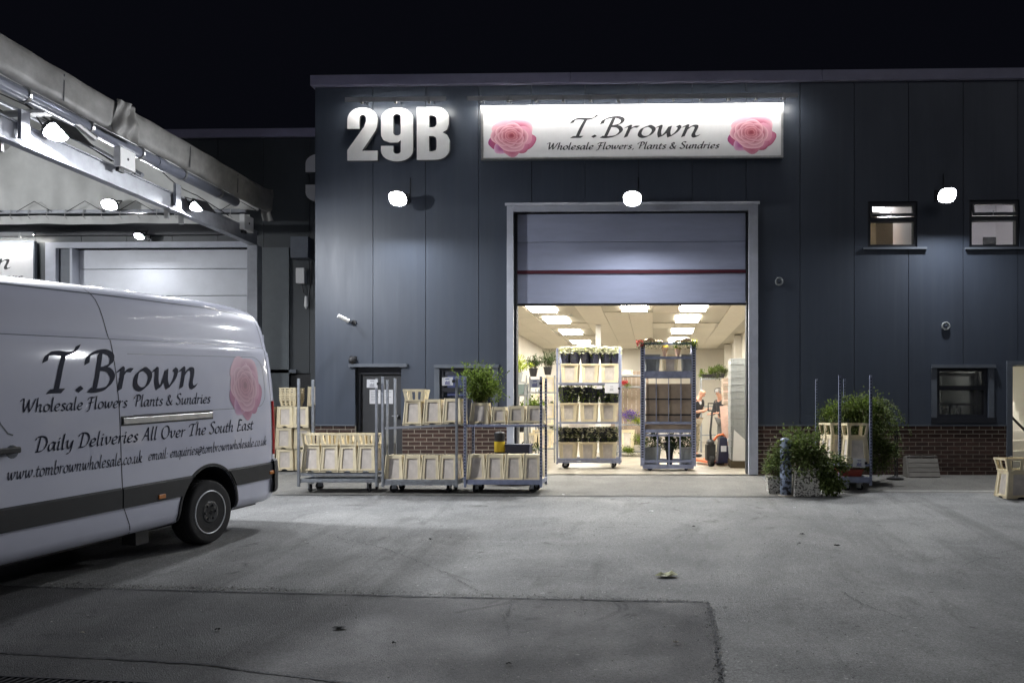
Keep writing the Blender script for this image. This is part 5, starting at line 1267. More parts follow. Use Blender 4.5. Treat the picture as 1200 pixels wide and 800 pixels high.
# ================================================================ FOLIAGE
def crown(name, parent, c, rad, n, L, W, m, seed, droop=0, shell=.35, clumps=14, updir=.4, base=None):
    r = random.Random(seed); mb = MB(); c = Vector(c); cl = []
    for _ in range(clumps):
        d = Vector((r.gauss(0, 1), r.gauss(0, 1), r.gauss(0, 1))).normalized(); k = r.uniform(shell, 1)**.6
        cl.append(c+Vector((d.x*rad[0]*k, d.y*rad[1]*k, d.z*rad[2]*k)))
    for i in range(n):
        q = cl[r.randrange(len(cl))]; s = min(rad)*.33
        p = q+Vector((r.gauss(0, s), r.gauss(0, s), r.gauss(0, s)))
        d = (p-c); d = Vector((d.x/rad[0], d.y/rad[1], d.z/rad[2])); d = d.normalized() if d.length > 0 else Vector((0, 0, 1))
        d = (d+Vector((r.gauss(0, .5), r.gauss(0, .5), r.gauss(0, .5)+updir-droop))).normalized()
        mb.leaf(p, d, Vector((r.gauss(0, .4), r.gauss(0, .4), 1)), L*r.uniform(.6, 1.2), W*r.uniform(.7, 1.2))
    if base is not None:
        st = MB()
        for q in cl[:10]: st.tube([Vector(base), Vector(base).lerp(q, .5)+Vector((0, 0, .05)), q], [.008, .005, .003], 5)
        st.build('stems', 'stem', parent)
    return mb.build(name, m, parent)
def sprays(name, parent, base, n, length, m, seed, L=.05, W=.022, spread=.6, droop=.0, per=22, lean=(0, 0), stemr=.004):
    """upright or arching leafy shoots"""
    r = random.Random(seed); mb = MB(); st = MB(); base = Vector(base)
    for _ in range(n):
        a = r.uniform(0, 2*PI); sp = r.uniform(.1, 1)*spread; ln = length*r.uniform(.6, 1.1)
        d = Vector((math.cos(a)*sp+lean[0], math.sin(a)*sp+lean[1], 1)).normalized(); p = base+Vector((r.uniform(-.08, .08), r.uniform(-.08, .08), 0)); pts = [p.copy()]
        for k in range(8):
            d = (d+Vector((r.gauss(0, .08), r.gauss(0, .08), -droop*(k/8)*1.3))).normalized(); p = p+d*ln/8; pts.append(p.copy())
            for j in range(per//8+(1 if r.random() < (per % 8)/8 else 0)):
                if k < 1: continue
                q = p-d*r.uniform(0, ln/8); dd = (d*.5+Vector((r.gauss(0, .7), r.gauss(0, .7), r.gauss(0, .6)))).normalized()
                mb.leaf(q, dd, Vector((r.gauss(0, .4), r.gauss(0, .4), 1)), L*r.uniform(.6, 1.2), W*r.uniform(.7, 1.2))
        st.tube(pts, [stemr*(1-k/12) for k in range(9)], 4)
    st.build('stems', 'stem', parent); return mb.build(name, m, parent)
# leafy bush on trolley three
zb_ = zgT+s_hi3+.30
t = thing('leafy_bush', 'bright green leafy bush standing in the bucket on the right front trolley', 'plant', (atx(562, YT3), YT3+.02, zb_))
sprays('foliage', t, (0, 0, 0), 60, .66, 'leaf', 3, L=.06, W=.026, spread=.72, per=44); 
crown('inner_foliage', t, (.03, 0, .25), (.26, .2, .18), 1500, .055, .024, 'leaf', 5, base=(0, 0, 0))
sprays('tall_shoots', t, (-.22, 0, .15), 3, .5, 'leaf', 9, L=.055, W=.026, spread=.1, per=50)
# bollard-like yellow banded post behind trolley three
p = P(585.5, 545, 13.3); t = thing('banded_bin', 'black cylinder with a broad yellow band behind the right front trolley', 'bollard', (p.x, 13.3, zg(13.3)))
MB().lathe([(.085, 0), (.085, .52), (.08, .53)], n=20).build('lower_body', 'black', t); MB().lathe([(.088, .531), (.088, .70)], n=20).build('yellow_band', 'yellow', t); MB().lathe([(.084, .701), (.084, .78), (.09, .80), (.09, .84), (.07, .86), (.02, .865)], n=20).build('cap', 'black', t)
t = thing('crate_stack_box', 'dark blue box on the ground behind the right front trolley', 'box', (atx(608, 13.4), 13.4, zg(13.4))); MB().box(-.2, .2, -.15, .15, 0, .62).build('box', mat('navy_plastic', (.02, .025, .06), .5), t, bevel=.01); MB().box(-.21, .21, -.16, .16, .621, .65).build('lid', mat('navy_plastic', (.02, .025, .06), .5), t)
# ================================================================ PILE OF CREAM CRATES BESIDE THE VAN
b_crate = make_bucket(.30, .38, .28, .36, .40, True, label='')
def pile():
    Yp = 15.6; k = FPX/Yp; z_of = lambda py: P(340, py, Yp).z; X = lambda px: P(px, 500, Yp).x
    rows = [ # px centre, py top, py bottom, label, yaw, proto
        (336, 557, 'bottom crate of the front left pile beside the van', 0, .55), (355, 552, 'lower crate behind the leftmost trolley post', .1, .6),
    ]
    zc = [0.0, .41, .82, 1.23]
    g = 'crates piled between the van and the corner'
    for lev in range(4):
        for ci, px in enumerate((318, 338, 358)):
            if lev == 3 and ci != 9: continue
            pos = ('hidden-side', 'middle', 'right')[ci]
            nm = ('bottom', 'second-level', 'upper')[lev]
            place(b_crate, (X(px)+R.uniform(-.02, .02), Yp+R.uniform(-.05, .05), zc[lev]+.004), R.uniform(-.12, .12), f'{nm} cream crate in the {("left", "middle", "right")[ci]} column of the pile behind the van', (1.05, 1, 1), group=g)
    for i in range(6):
        place(coll, (X(338), Yp+.15, 1.235+.045*i+.002), R.uniform(-.03, .03), f'{ORD[i]} collar from the bottom of the nested stack on top of the crate pile', (1.1-.0*i, 1, .72), group='nested collars on the pile')
    place(b_crate, (X(362), Yp+.4, 1.24), .1, 'cream crate on top of the right column of the pile near the corner', (.9, 1, .95), group=g)
pile()
# ================================================================ RIGHT SIDE: PLANT TROLLEY, BOLLARD, PLANTER
Y0, Y1 = 12.62, 13.97
xa, xb = atx(983.5, Y0), atx(1020.5, Y0); cxr = (xa+xb)/2; Dr = 1.35; Wr = xb-xa
zr_ = zg(13.3)-.02
T4 = trolley('tall perforated-post trolley loaded with ivy right of the roller door', (cxr-.04, (Y0+Y1)/2, zg(12.7)-.01), Wr, Dr, 1.79, [.22, .42], rz=.065, perf=True, m='bluesteel', name='plant_trolley', wheelr=.05)
zs = zg(12.7)-.01+.42
for i, yy in enumerate((12.86, 13.22, 13.58)):
    x = cxr-.04+(13.3-yy)*.065+(.07 if i == 0 else -.09)
    place(b_inv, (x, yy, zs+.004), PI*0+.05, ('front cream bucket with a printed card on the ivy trolley', 'middle cream bucket on the ivy trolley', 'rear cream bucket on the ivy trolley')[i], (1.18, .85, 1.0), group='buckets on the ivy trolley')
    place(coll2, (x, yy, zs+.413), .05, ('front', 'middle', 'rear')[i]+' open slotted collar on the ivy trolley', (1.15, .9, 1.15), group='bucket collars')
tagcard((cxr+.06, 12.60, zs+.02), 'white card with blue print at the front edge of the ivy trolley', .19, .14)
t = thing('red_crate', 'flat red tray on the lowest shelf of the ivy trolley', 'tray', (cxr-.02, 12.95, zg(12.7)+.21)); MB().taper((0, 0), .3, .4, .34, .44, 0, .1).build('tray', mat('dull_red_plastic', (.35, .05, .03), .5), t); MB().box(-.18, .18, -.23, -.221, .08, .11).build('rim', mat('dull_red_plastic', (.35, .05, .03), .5), t)
t = thing('ivy_bush', 'large trailing ivy spilling over the back of the perforated trolley', 'plant', (atx(1001, 13.5), 13.5, .30))
sprays('trailing_shoots', t, (.12, 0, .55), 80, .95, 'ivy', 21, L=.05, W=.03, spread=1.0, droop=.75, per=60, lean=(.22, -.05))
crown('foliage', t, (.05, 0, .64), (.44, .32, .33), 6000, .045, .028, 'ivy', 22, droop=.5, base=(0, 0, .1))
crown('hanging_foliage', t, (.40, .05, .16), (.24, .22, .45), 3800, .045, .028, 'ivy', 23, droop=1.0)
crown('bright_tips', t, (.0, -.1, .84), (.46, .28, .16), 1900, .045, .026, 'leaf', 24, droop=.2)
t = thing('ivy_bush', 'shrub with pale tips between the left posts of the ivy trolley', 'plant', (atx(972, 13.8), 13.8, .4))
crown('foliage', t, (.0, 0, .5), (.22, .2, .25), 1500, .045, .028, 'ivy', 31, droop=.3, base=(0, 0, 0))
# peeling bollard
pb = G(922, 580); t = thing('bollard', 'round bollard with peeling pale blue paint at the pavement end', 'bollard', (pb.x, pb.y+.09, zg(pb.y)-.02))
MB().lathe([(.085, 0), (.086, .3), (.085, .83), (.078, .855), (.05, .87), (.01, .875)], n=28).build('post', 'peel', t, smooth=True); MB().lathe([(.12, 0), (.12, .012), (.09, .02)], n=24).build('base_collar', 'mortar', t)
pp_ = G(945, 581); t = thing('planter', 'flaking white square planter overgrown with ivy beside the peeling bollard', 'planter', (pp_.x+.02, pp_.y+.2, zg(pp_.y+.2)-.02))
MB().taper((0, 0), .40, .36, .34, .30, 0, .38).box(-.18, .18, -.165, .165, .381, .42).build('tub', 'mottle', t, bevel=.01); MB().box(-.155, .155, -.14, .14, .4205, .43).build('soil', 'stem', t)
MB().taper((.06, -.17), .10, .02, .07, .02, .3, .56).build('handle_fin', 'mottle', t)
crown('foliage', t, (-.02, .02, .66), (.36, .26, .28), 2600, .065, .042, 'ivy', 41, droop=.35, base=(0, 0, .4))
crown('trailing_foliage', t, (.36, .02, .34), (.22, .2, .30), 1900, .06, .04, 'ivy', 42, droop=1.0)
sprays('front_shoots', t, (.05, -.12, .5), 26, .55, 'ivy', 45, L=.06, W=.04, spread=1.3, droop=1.3, per=30)
sprays('pale_shoots', t, (-.05, 0, .5), 16, .5, 'leaf', 43, L=.04, W=.026, spread=.9, droop=.3, per=26)
t = thing('small_planter', 'low white tub with sprawling plant left of the peeling bollard', 'planter', (atx(908, 12.5), 12.5, zg(12.5)-.02)); MB().taper((0, 0), .22, .22, .26, .26, 0, .26).build('tub', 'mottle', t)
crown('foliage', t, (.02, 0, .38), (.16, .16, .24), 1100, .045, .028, 'ivy', 44, droop=.5, base=(0, 0, .2))
# slatted wedge, thin black stand
Yw = 14.2; t = thing('slatted_step', 'grey slatted plastic step leaning against the brick base', 'step box', (P(1064, 560, Yw).x, Yw, zg(Yw)-.0)); W = .53
for k in range(4):
    z0_, z1_ = .01+k*.088, .01+k*.088+.082
    m4 = Matrix.Rotation(math.radians(-24), 4, 'X')
    sh = .02*(3-k)
    MB(m4).box(.03+sh*0, W+.03, -.01, .018, z0_, z1_).build('slat', 'plank', t, bevel=.005)
MB().add([(.0, .0, 0), (.0, .30, 0), (.0, .26, .36), (0, .13, .36), (.03, -.01, 0), (.03, .30, 0), (.03, .26, .36), (.03, .13, .36)], [(0,1,2,3)[::-1], (4,5,6,7), (0,3,7,4), (3,2,6,7), (2,1,5,6)]).build('side_panel', 'plank', t)
MB().box(.03, W+.03, .14, .27, .345, .37).build('top_board', 'plank', t)
Ys = 14.0; t = thing('black_stand', 'thin black pole stand on a flat base against the brick', 'stand', (atx(1049, Ys), Ys, zg(Ys))); MB().cone((0, 0, .02), (0, 0, .82), .016, None, 8).cone((.035, 0, .02), (.035, 0, .8), .012, None, 8).build('pole', 'black', t); MB().lathe([(.14, 0), (.14, .02), (.05, .045), (.03, .06)], n=18).build('base', 'black', t); MB().box(-.03, .07, -.02, .02, .8, .84).build('head', 'black', t)
t = thing('stick', 'short pale post standing at the pavement edge before the far right doorway', 'post', (atx(1185, 13.6), 13.6, zg(13.6))); MB().cone((0, 0, 0), (0, 0, .42), .025, .022, 8).build('shaft', 'plank', t); MB().lathe([(.03, .4), (.03, .43), (.01, .44)], n=8).build('cap', 'plank', t)
# bucket at the right edge
pr = G(1186, 583); o = place(b_inv, (P(1188, 560, pr.y+.15).x+.04, pr.y+.17, zg(pr.y)-.015), .06, 'large cream bucket standing alone in the yard at the far right', (1.55, 1, .97)); o['group'] = ''; del o['group']
o = place(coll3, (P(1188, 560, pr.y+.15).x+.04, pr.y+.17, zg(pr.y)-.015+.40), .06, 'open slotted collar on the lone bucket at the far right', (1.62, 1, 1.0))
# litter
def litter(px, py, label, s, m, cat='litter', seed=0, fl=1.0):
    g = G(px, py); r = random.Random(px+seed); mb = MB(); n = 9; o = [(0, 0, .03*s*8*.1+.006)]
    ring1 = [(math.cos(2*PI*i/n)*s*.5*r.uniform(.7, 1.2), math.sin(2*PI*i/n)*s*.35*r.uniform(.7, 1.3), r.uniform(.01, .03+.12*s)*fl) for i in range(n)]
    ring2 = [(math.cos(2*PI*i/n)*s*r.uniform(.7, 1.15), math.sin(2*PI*i/n)*s*.6*r.uniform(.7, 1.2), r.uniform(.0, .012)) for i in range(n)]
    mb.add(o+ring1+ring2, [(0, 1+i, 1+(i+1) % n) for i in range(n)]+[(1+i, 1+n+i, 1+n+(i+1) % n, 1+(i+1) % n) for i in range(n)])
    ob = mb.build('litter', m, None); ob.location = (g.x, g.y, g.z-.008); tag(ob, label, cat)
litter(782, 673, 'crumpled pale yellow-green bag lying in the middle of the yard', .11, mat('pale_bag', (.50, .50, .26), .5, noise=.3, nscale=20), 'plastic bag')
litter(776, 670, 'torn end of the pale bag in the middle of the yard', .06, mat('pale_bag', (.50, .50, .26), .5), 'plastic bag') if False else None
for k, (px, py, s, m, lab) in enumerate(((763, 598, .035, 'paper', 'scrap of white paper in the yard before the roller door'), (950, 620, .03, 'paper', 'small white scrap in the yard below the ivy planter'), (931, 594, .02, 'paper', 'tiny white scrap just in front of the ivy planter'), (660, 579, .025, 'paper', 'white scrap on the apron edge below the flower trolley'), (940, 625, .035, 'rubber', 'dark leaf scrap below the ivy planter'), (980, 638, .04, 'rubber', 'dark flattened scrap in the right of the yard'), (936, 636, .03, 'rubber', 'dark speck of rubbish left of the flattened scrap'), (398, 734, .05, 'rubber', 'thin dark twig-like scrap in the left foreground'), (255, 736, .022, 'rubber', 'black pebble on the dark slab'), (462, 752, .02, 'rubber', 'black pebble near the bottom centre of the yard'), (596, 776, .02, 'rubber', 'black pebble low in the foreground slab'), (792, 751, .025, 'mortar', 'grey stone on the slab left of the ragged crack'), (96, 740, .018, 'mortar', 'pale pebble in the left foreground'), (504, 631, .02, 'rubber', 'dark speck in the yard below the middle trolley'), (813, 616, .02, 'rubber', 'dark speck in the yard before the roller door'), (1006, 600, .02, 'paper', 'tiny pale scrap in the yard below the ivy trolley'))):
    litter(px, py, lab, s, m, seed=k, fl=.5)
# drain grate in the near left corner
gd = G(0, 790); gd2 = G(190, 799); t = thing('drain_grate', 'black slotted drain grate in the bottom left corner', 'drain', (gd.x, gd.y, gd.z-.01))
m4 = Matrix.Rotation(math.atan2(gd2.y-gd.y, gd2.x-gd.x), 4, 'Z'); mb = MB(m4)
for i in range(60): mb.box(-1.6+i*.05, -1.6+i*.05+.022, -.30, -.02, -.003, .006)
tag(mb.build('grate_bars', 'black', t), kind='stuff'); MB(m4).box(-1.62, 1.42, -.02, .0, -.003, .008).box(-1.62, 1.42, -.32, -.30, -.003, .008).build('grate_frame', 'black', t); MB(m4).box(-1.6, 1.4, -.3, -.02, -.006, -.0035).build('gutter_bed', 'hole', t)
# ================================================================ INSIDE THE WAREHOUSE
# flower trolley with three shelves
YA = 16.3; xa, xb = atx(653, YA-.28), atx(726, YA-.28); cA = (xa+xb)/2; WA = xb-xa; YAf = YA-.28
hs_ = [zat(542, YAf), zat(467.+27.5, YAf)-.0, zat(449, YAf)]
hs_ = [zat(540.5, YAf), zat(494.5, YAf), zat(448.5, YAf)]
TA = trolley('three-shelf trolley of white flowers standing just inside the roller door', (cA, YA, .004), WA, .56, zat(408, YAf), hs_, perf=False, m='bluesteel')
def bunch(loc, label, kind, h=.34, seed=0, group='flower bunches on the three-shelf trolley', lean=0):
    r = random.Random(seed); t = thing('flower_bunch', label, 'flowers', loc, (lean, 0, r.uniform(0, 3)), group=group)
    rb, rt = .075, .115
    n = 10; mb = MB(); vs = []
    for z, rad in ((0, rb), (h*.5, rb*1.25), (h*.9, rt), (h, rt*1.12)):
        for i in range(n): a = 2*PI*i/n; k = rad*(1+(.12 if i % 2 else -.06)*z/h*2+r.uniform(-.05, .05)); vs.append((k*math.cos(a), k*math.sin(a), z+(r.uniform(-.03, .03) if z == h else 0)))
    mb.add(vs, [(j*n+i, j*n+(i+1) % n, (j+1)*n+(i+1) % n, (j+1)*n+i) for j in range(3) for i in range(n)]); mb.build('sleeve', 'sleeve', t)
    lf = MB(); 
    for i in range(45 if kind == 'top' else 300):
        a = r.uniform(0, 2*PI); k = rt*r.uniform(.5, 1.1); z = h*r.uniform(.55 if kind == 'top' else .2, 1.08)
        lf.leaf((k*math.cos(a), k*math.sin(a), z), Vector((math.cos(a)*.6, math.sin(a)*.6, r.uniform(.1, 1))), Vector((r.gauss(0, .3), r.gauss(0, .3), 1)), .05, .022)
    lf.build('leaves', 'leaf' if kind != 'daisy' else 'ivy', t)
    fl = MB(); nf = {'top': 240, 'dark': 10, 'daisy': 80}[kind]
    for i in range(nf):
        a = r.uniform(0, 2*PI); k = rt*r.uniform(.1, 1.15); z = h*(r.uniform(.86, 1.32) if kind == 'top' else r.uniform(.45, 1.1))
        if kind != 'top': k = rt*(z/h*.3+.95)
        c = Vector((k*math.cos(a), k*math.sin(a), z)); s = .034 if kind == 'top' else .024
        for j in range(5):
            b = 2*PI*j/5; d = Vector((math.cos(b), math.sin(b), .5+r.uniform(-.3, .5))); fl.leaf(c, d, Vector((0, 0, 1)), s*1.5, s)
    fl.build('blooms', ['petalw'], t)
    if kind == 'top':
        y = MB()
        for i in range(26): a = r.uniform(0, 2*PI); k = rt*r.uniform(0, 1.1); y.ball((k*math.cos(a), k*math.sin(a), h*r.uniform(.8, 1.28)), .015, 5, 3)
        y.build('bloom_centres', mat('lime_bud', (.55, .60, .10), .6), t)
    return t
pos3 = ('left', 'middle', 'right')
for si, (sh, sn, kd) in enumerate(zip(hs_, ('bottom', 'middle', 'top'), ('daisy', 'dark', 'top'))):
    for i in range(3):
        x = cA-WA/2+.22+i*(WA-.44)/2+.02*(si-1)
        place(b_up, (x, YA-.05, sh+.004), R.uniform(-.03, .03), f'{pos3[i]} cream bucket on the {sn} shelf of the white flower trolley', (1.06, .95, .93), group='buckets on the flower trolley')
        for j in (-1, 1):
            bunch((x+j*.09, YA-.05+R.uniform(-.06, .02), sh+.31), {'daisy': 'dark sleeved white daisies', 'dark': 'dark sleeved greenery', 'top': 'pale lime-white blooms'}[kd]+f', {("left", "right")[j > 0]} half of {pos3[i]} bucket, {sn} shelf, flower trolley', kd, h=(.33, .37, .30)[si], seed=si*10+i*2+j)
tagcard((atx(717, YAf), YAf-.05, zat(455, YAf)), 'white card hanging at the top right of the white flower trolley', .27, .19, 'greyink')
for px0, px1, py, lab in ((668, 690, 497.5, 'cream paper strip under the middle shelf of the flower trolley'), (700, 706, 452.5, 'small white tag under the top shelf of the flower trolley')):
    t = MB().box(-.01, (px1-px0)/FPX*YAf, -.003, .003, -.03, .03).build('shelf_label', 'paper' if px0 > 690 else 'creampanel'); t.location = (atx(px0, YAf), YAf-.03, zat(py, YAf)-.02); tag(t, lab, 'shelf label')
# big perforated trolley with boxes
YB = 15.75; YBf = YB-.28; xa, xb = atx(753, YBf), atx(813, YBf); cB = (xa+xb)/2; WB = xb-xa
zB = [zat(546.5, YBf), zat(509, YBf), zat(437, YBf)]
TB = trolley('tall blue-grey perforated trolley stacked with cardboard boxes and grey buckets in the doorway', (cB, YB, .004), WB, .56, zat(402, YBf), zB, perf=True, m='bluesteel', pw=.042)
def bar(x0_, x1_, z0_, z1_, nm='front_bar', y=-.30): MB().box(x0_, x1_, y, y+.02, z0_, z1_).build(nm, 'bluesteel', TB)
bar(-WB/2, WB/2, zat(404.5, YBf), zat(401.5, YBf)); bar(-WB/2, WB/2, zat(421, YBf), zat(418, YBf)); bar(-WB/2, WB/2, zat(440, YBf)-.02, zat(435, YBf), y=-.305)
bar(-WB/2, WB/2, zat(497, YBf), zat(494, YBf)); bar(-WB/2, WB/2, zat(507, YBf), zat(503, YBf)); bar(-WB/2, WB/2, zat(549, YBf), zat(544, YBf), y=-.305); bar(-WB/2, WB/2, zat(443.5, YBf), zat(440.2, YBf))
for px in (769, 783.5, 798): x = atx(px, YBf)-cB; bar(x-.008, x+.008, zat(494, YBf), zat(440, YBf), 'upright_bar', -.288)
for px in (770.5, 784, 797): x = atx(px, YBf)-cB; bar(x-.014, x+.014, zat(544, YBf), zat(507, YBf), 'upright_bar', -.288)
for py in (467.6, 485.8): MB().box(-WB/2+.05, WB/2-.05, -.27, .25, zat(py, YBf)-.012, zat(py, YBf)+.012).build('gap_shade', 'hole', TB, world=False).location = (0, 0, -.004)  # dark slabs added in place of shade between the box layers
for r_, (pyt, pyb) in enumerate(((449, 467.4), (467.8, 485.6), (486, 494.5))):
    for i in range(2):
        x0_ = atx((756.5, 784)[i], YBf)+.012; x1_ = atx((784, 811)[i], YBf)-.01
        z0_, z1_ = zat(pyb, YBf), zat(pyt, YBf); W = x1_-x0_
        t = thing('cardboard_box', f'{("left", "right")[i]} brown box in the {("top", "middle", "bottom")[r_]} layer behind the bars of the perforated trolley', 'cardboard box', (x0_+W/2, YB, z0_), group='brown boxes on the perforated trolley')
        H = z1_-z0_-.012; MB().box(-W/2, W/2, -.25, .25, 0, H).build('carton', 'card', t, bevel=.004); MB().box(-W/2-.002, W/2+.002, -.2535, .2535, H*.80, H+.004).build('lid', 'card', t, bevel=.003)
t = thing('cardboard_box', 'single flat brown box lying under the barred layers of the perforated trolley', 'cardboard box', (cB, YB, zat(503.5, YBf))); W = WB-.06; MB().box(-W/2, W/2, -.25, .25, 0, .10).build('carton', 'card', t, bevel=.004); MB().box(-W/2-.002, W/2+.002, -.253, .253, .082, .104).build('lid', 'card', t)
zsh = zB[2]+.003
for px, pr_, lab, sc in ((764.5, b_grey, 'grey bucket on the left of the top shelf of the perforated trolley', (.92, 1, .98)), (806, b_grey, 'grey bucket on the right of the top shelf of the perforated trolley', (.72, 1, .98)), (785.5, b_up, 'cream bucket between grey ones atop the perforated trolley', (.92, 1, .86))):
    place(pr_, (atx(px, YBf), YB, zsh), 0, lab, sc)
for i, (px, m_) in enumerate(((779, 'petaly'), (794, 'leafl'))):
    t = thing('flower_bunch', f'{("yellow", "lime green")[i]} wrapped posy drooping over the cream bucket atop the perforated trolley', 'flowers', (atx(px, YBf), YB-.27, zat(409+i*1.5, YBf)-.02))
    MB().lathe([(.02, -.12), (.05, -.02), (.075, .05)], n=9).build('wrapping', 'kraft', t); mb = MB(); r = random.Random(i)
    for k in range(90): mb.leaf((r.uniform(-.05, .05), r.uniform(-.05, .05), r.uniform(0, .08)), Vector((r.gauss(0, 1), r.gauss(0, 1), r.gauss(0, 1)+.6)), Vector((0, .3, 1)), .035, .02)
    mb.build('blooms', m_, t)
for i, (px0, px1) in enumerate(((746, 776), (789, 817))):
    W = (px1-px0)/FPX*YBf; t = thing('wrapped_flowers', f'{("left", "right")[i]} pink paper wrapped flower bunch lying across the top of the perforated trolley', 'flowers', (atx((px0+px1)/2, YBf), YB-.1, zat(403, YBf)+.0))
    mb = MB(); r = random.Random(i+4)
    def wr(u, v, r=r, W=W): return (-W/2+W*u+.02*math.sin(v*9), -.28+.5*v, .03+.05*math.sin(u*PI)+.018*math.sin(u*14+v*5)+.012*math.sin(v*17+u*4))
    wavy(mb, wr, 16, 8); mb.build('wrapping', 'kraft', t); mb = MB()
    for k in range(260): u = r.random(); mb.leaf((-W/2+W*u, r.uniform(-.31, -.2), r.uniform(-.09, .05)), Vector((r.gauss(0, 1), -1, r.gauss(0, .7))), Vector((0, 0, 1)), .045, .02)
    mb.build('foliage', 'leafd', t); mb = MB()
    for k in range(60): mb.leaf((r.uniform(-W/2, -W/2+.12) if i == 0 else r.uniform(W/2-.1, W/2), r.uniform(-.3, -.2), r.uniform(-.05, .06)), Vector((r.gauss(0, 1), -1, r.gauss(0, 1))), Vector((0, 0, 1)), .04, .025)
    mb.build('blooms', 'petalr' if i == 0 else 'leafl', t)
for i, px in enumerate((763, 806)):
    place(b_grey, (atx(px, YBf), YB, zB[0]+.004), 0, f'{("left", "right")[i]} grey bucket on the bottom shelf of the perforated trolley', (1.15 if i == 0 else .92, 1, 1.0))
    t = thing('foliage_bunch', f'dark greenery filling the {("left", "right")[i]} grey bucket at the bottom of the perforated trolley', 'plant', (atx(px, YBf), YB, zB[0]+.3)); crown('foliage', t, (0, 0, .15), (.17, .14, .14), 700, .06, .025, 'leafd', 60+i)
    MB().tube([(0, 0, -.2), (.01, 0, .1)], .02, 6).build('stems', 'stem', t)
t = thing('foliage_bunch', 'dark sleeved greenery standing between the grey buckets at the bottom of the perforated trolley', 'plant', (atx(785, YBf), YB-.03, zB[0]+.004)); crown('foliage', t, (0, 0, .46), (.15, .12, .14), 800, .06, .025, 'leafd', 66); MB().lathe([(.05, 0), (.07, .25), (.13, .45)], n=8).build('sleeve', 'sleeve', t)
# racks and plants inside on the left
def rack(label, px0, px1, Y, z_list, H, D=.5, m='steel'):
    xa, xb = atx(px0, Y-D/2), atx(px1, Y-D/2); t = thing('plant_rack', label, 'rack', ((xa+xb)/2, Y, .004)); W = xb-xa
    for i in (-1, 1):
        for j in (-1, 1): MB().box(i*W/2-.016, i*W/2+.016, j*D/2-.016, j*D/2+.016, 0, H).build('post', m, t)
    for z in z_list: MB().box(-W/2+.017, W/2-.017, -D/2, D/2, z-.03, z).build('shelf', m, t)
    return t, (xa+xb)/2, W
YC = 18.2
rk, cx_, W_ = rack('rack of cream buckets seen through the doorway beside its left edge', 617, 650, YC, [zat(525, YC-.25), zat(487+3, YC-.25), zat(459, YC-.25)], zat(440, YC-.25))
for k, (px, pyb, lab) in enumerate(((623, 525, 'left bucket on the lowest shelf of the rack inside the left of the doorway'), (640, 525, 'right bucket on the lowest shelf of the rack inside the left of the doorway'), (644, 490, 'bucket on the middle shelf of the rack inside the left of the doorway'), (644.5, 459, 'bucket on the top shelf of the rack inside the left of the doorway'))):
    place(b_up, (atx(px, YC), YC-.05, zat(pyb, YC-.25)+.004), 0, lab, (.95, .9, .8), group='buckets on the inner rack')
def potted(px, pyb, Y, label, kind, s=1, lift=0, m='leafd', seed=0):
    t = thing('potted_plant', label, 'potted plant', (atx(px, Y), Y, zat(pyb, Y)))
    MB().lathe([(.07*s, 0), (.10*s, .16*s), (.108*s, .165*s), (.108*s, .185*s), (.09*s, .185*s)], n=14).build('pot', 'black' if kind != 'lime' else 'greyplastic', t)
    sprays('foliage', t, (0, 0, .17*s), 26, .42*s, m, seed, L=.09*s, W=.018*s, spread=.9, droop=.35, per=26)
    return t
potted(625, 441, 18.0, 'dark palm-like potted plant on top of the rack inside, left one', 'p', 1.0, seed=70); potted(642, 439, 18.0, 'dark palm-like potted plant on top of the rack inside, right one', 'p', .95, seed=71)
potted(607, 447, 16.4, 'lime green potted plant high at the left edge of the doorway', 'lime', 1.0, m='leafl', seed=72)
rk2, cx2_, W2_ = rack('narrow shelf stand hugging the left edge inside the doorway', 604, 615, 16.5, [zat(447.5, 16.3), zat(462, 16.3), .45], zat(449, 16.3), .4)
t = thing('glass_tank', 'grey-green translucent tub on the narrow stand inside the left edge of the doorway', 'tub', (atx(609, 16.4), 16.4, zat(461.5, 16.3))); MB().taper((0, 0), .2, .3, .24, .34, 0, .2).build('tub', mat('tinted_tub', (.18, .24, .24), .2), t); MB().box(-.125, .125, -.175, .175, .2005, .215).build('rim', 'white', t)
for i, (px, pyb, s) in enumerate(((610, 505, 1.5), (612, 545, 1.7), (622, 487, 1.0))):
    t = thing('fern', ('broad-leaved green plant below the tub inside the left edge of the doorway', 'tall leafy plant on the floor at the left edge of the doorway', 'yellow-green fern on the inner rack')[i], 'plant', (atx(px, 16.9), 16.9, zat(pyb, 16.9)))
    sprays('foliage', t, (0, 0, .05), 22, .38*s, ('leaf', 'leafd', 'leaf')[i], 80+i, L=.12, W=.03, spread=.7, droop=.4, per=26); MB().lathe([(.08, -.02), (.1, .12)], n=10).build('pot', 'black', t)
for i in range(4):
    px = 632+i*5; t = thing('small_pot_plant', f'{ORD[i]} small dark plant from the left on the middle shelf of the inner rack', 'potted plant', (atx(px, YC-.1), YC-.1, zat(474+(i % 2)*2, YC)-.1)); crown('foliage', t, (0, 0, .13), (.07, .07, .06), 130, .04, .016, 'leafd', 90+i); MB().lathe([(.04, 0), (.055, .1)], n=8).build('pot', 'black', t)
rk3, c3_, W3_ = rack('spare shelf rack further left inside the warehouse', 628, 650, 20.5, [.35, .8, 1.25], 1.7)
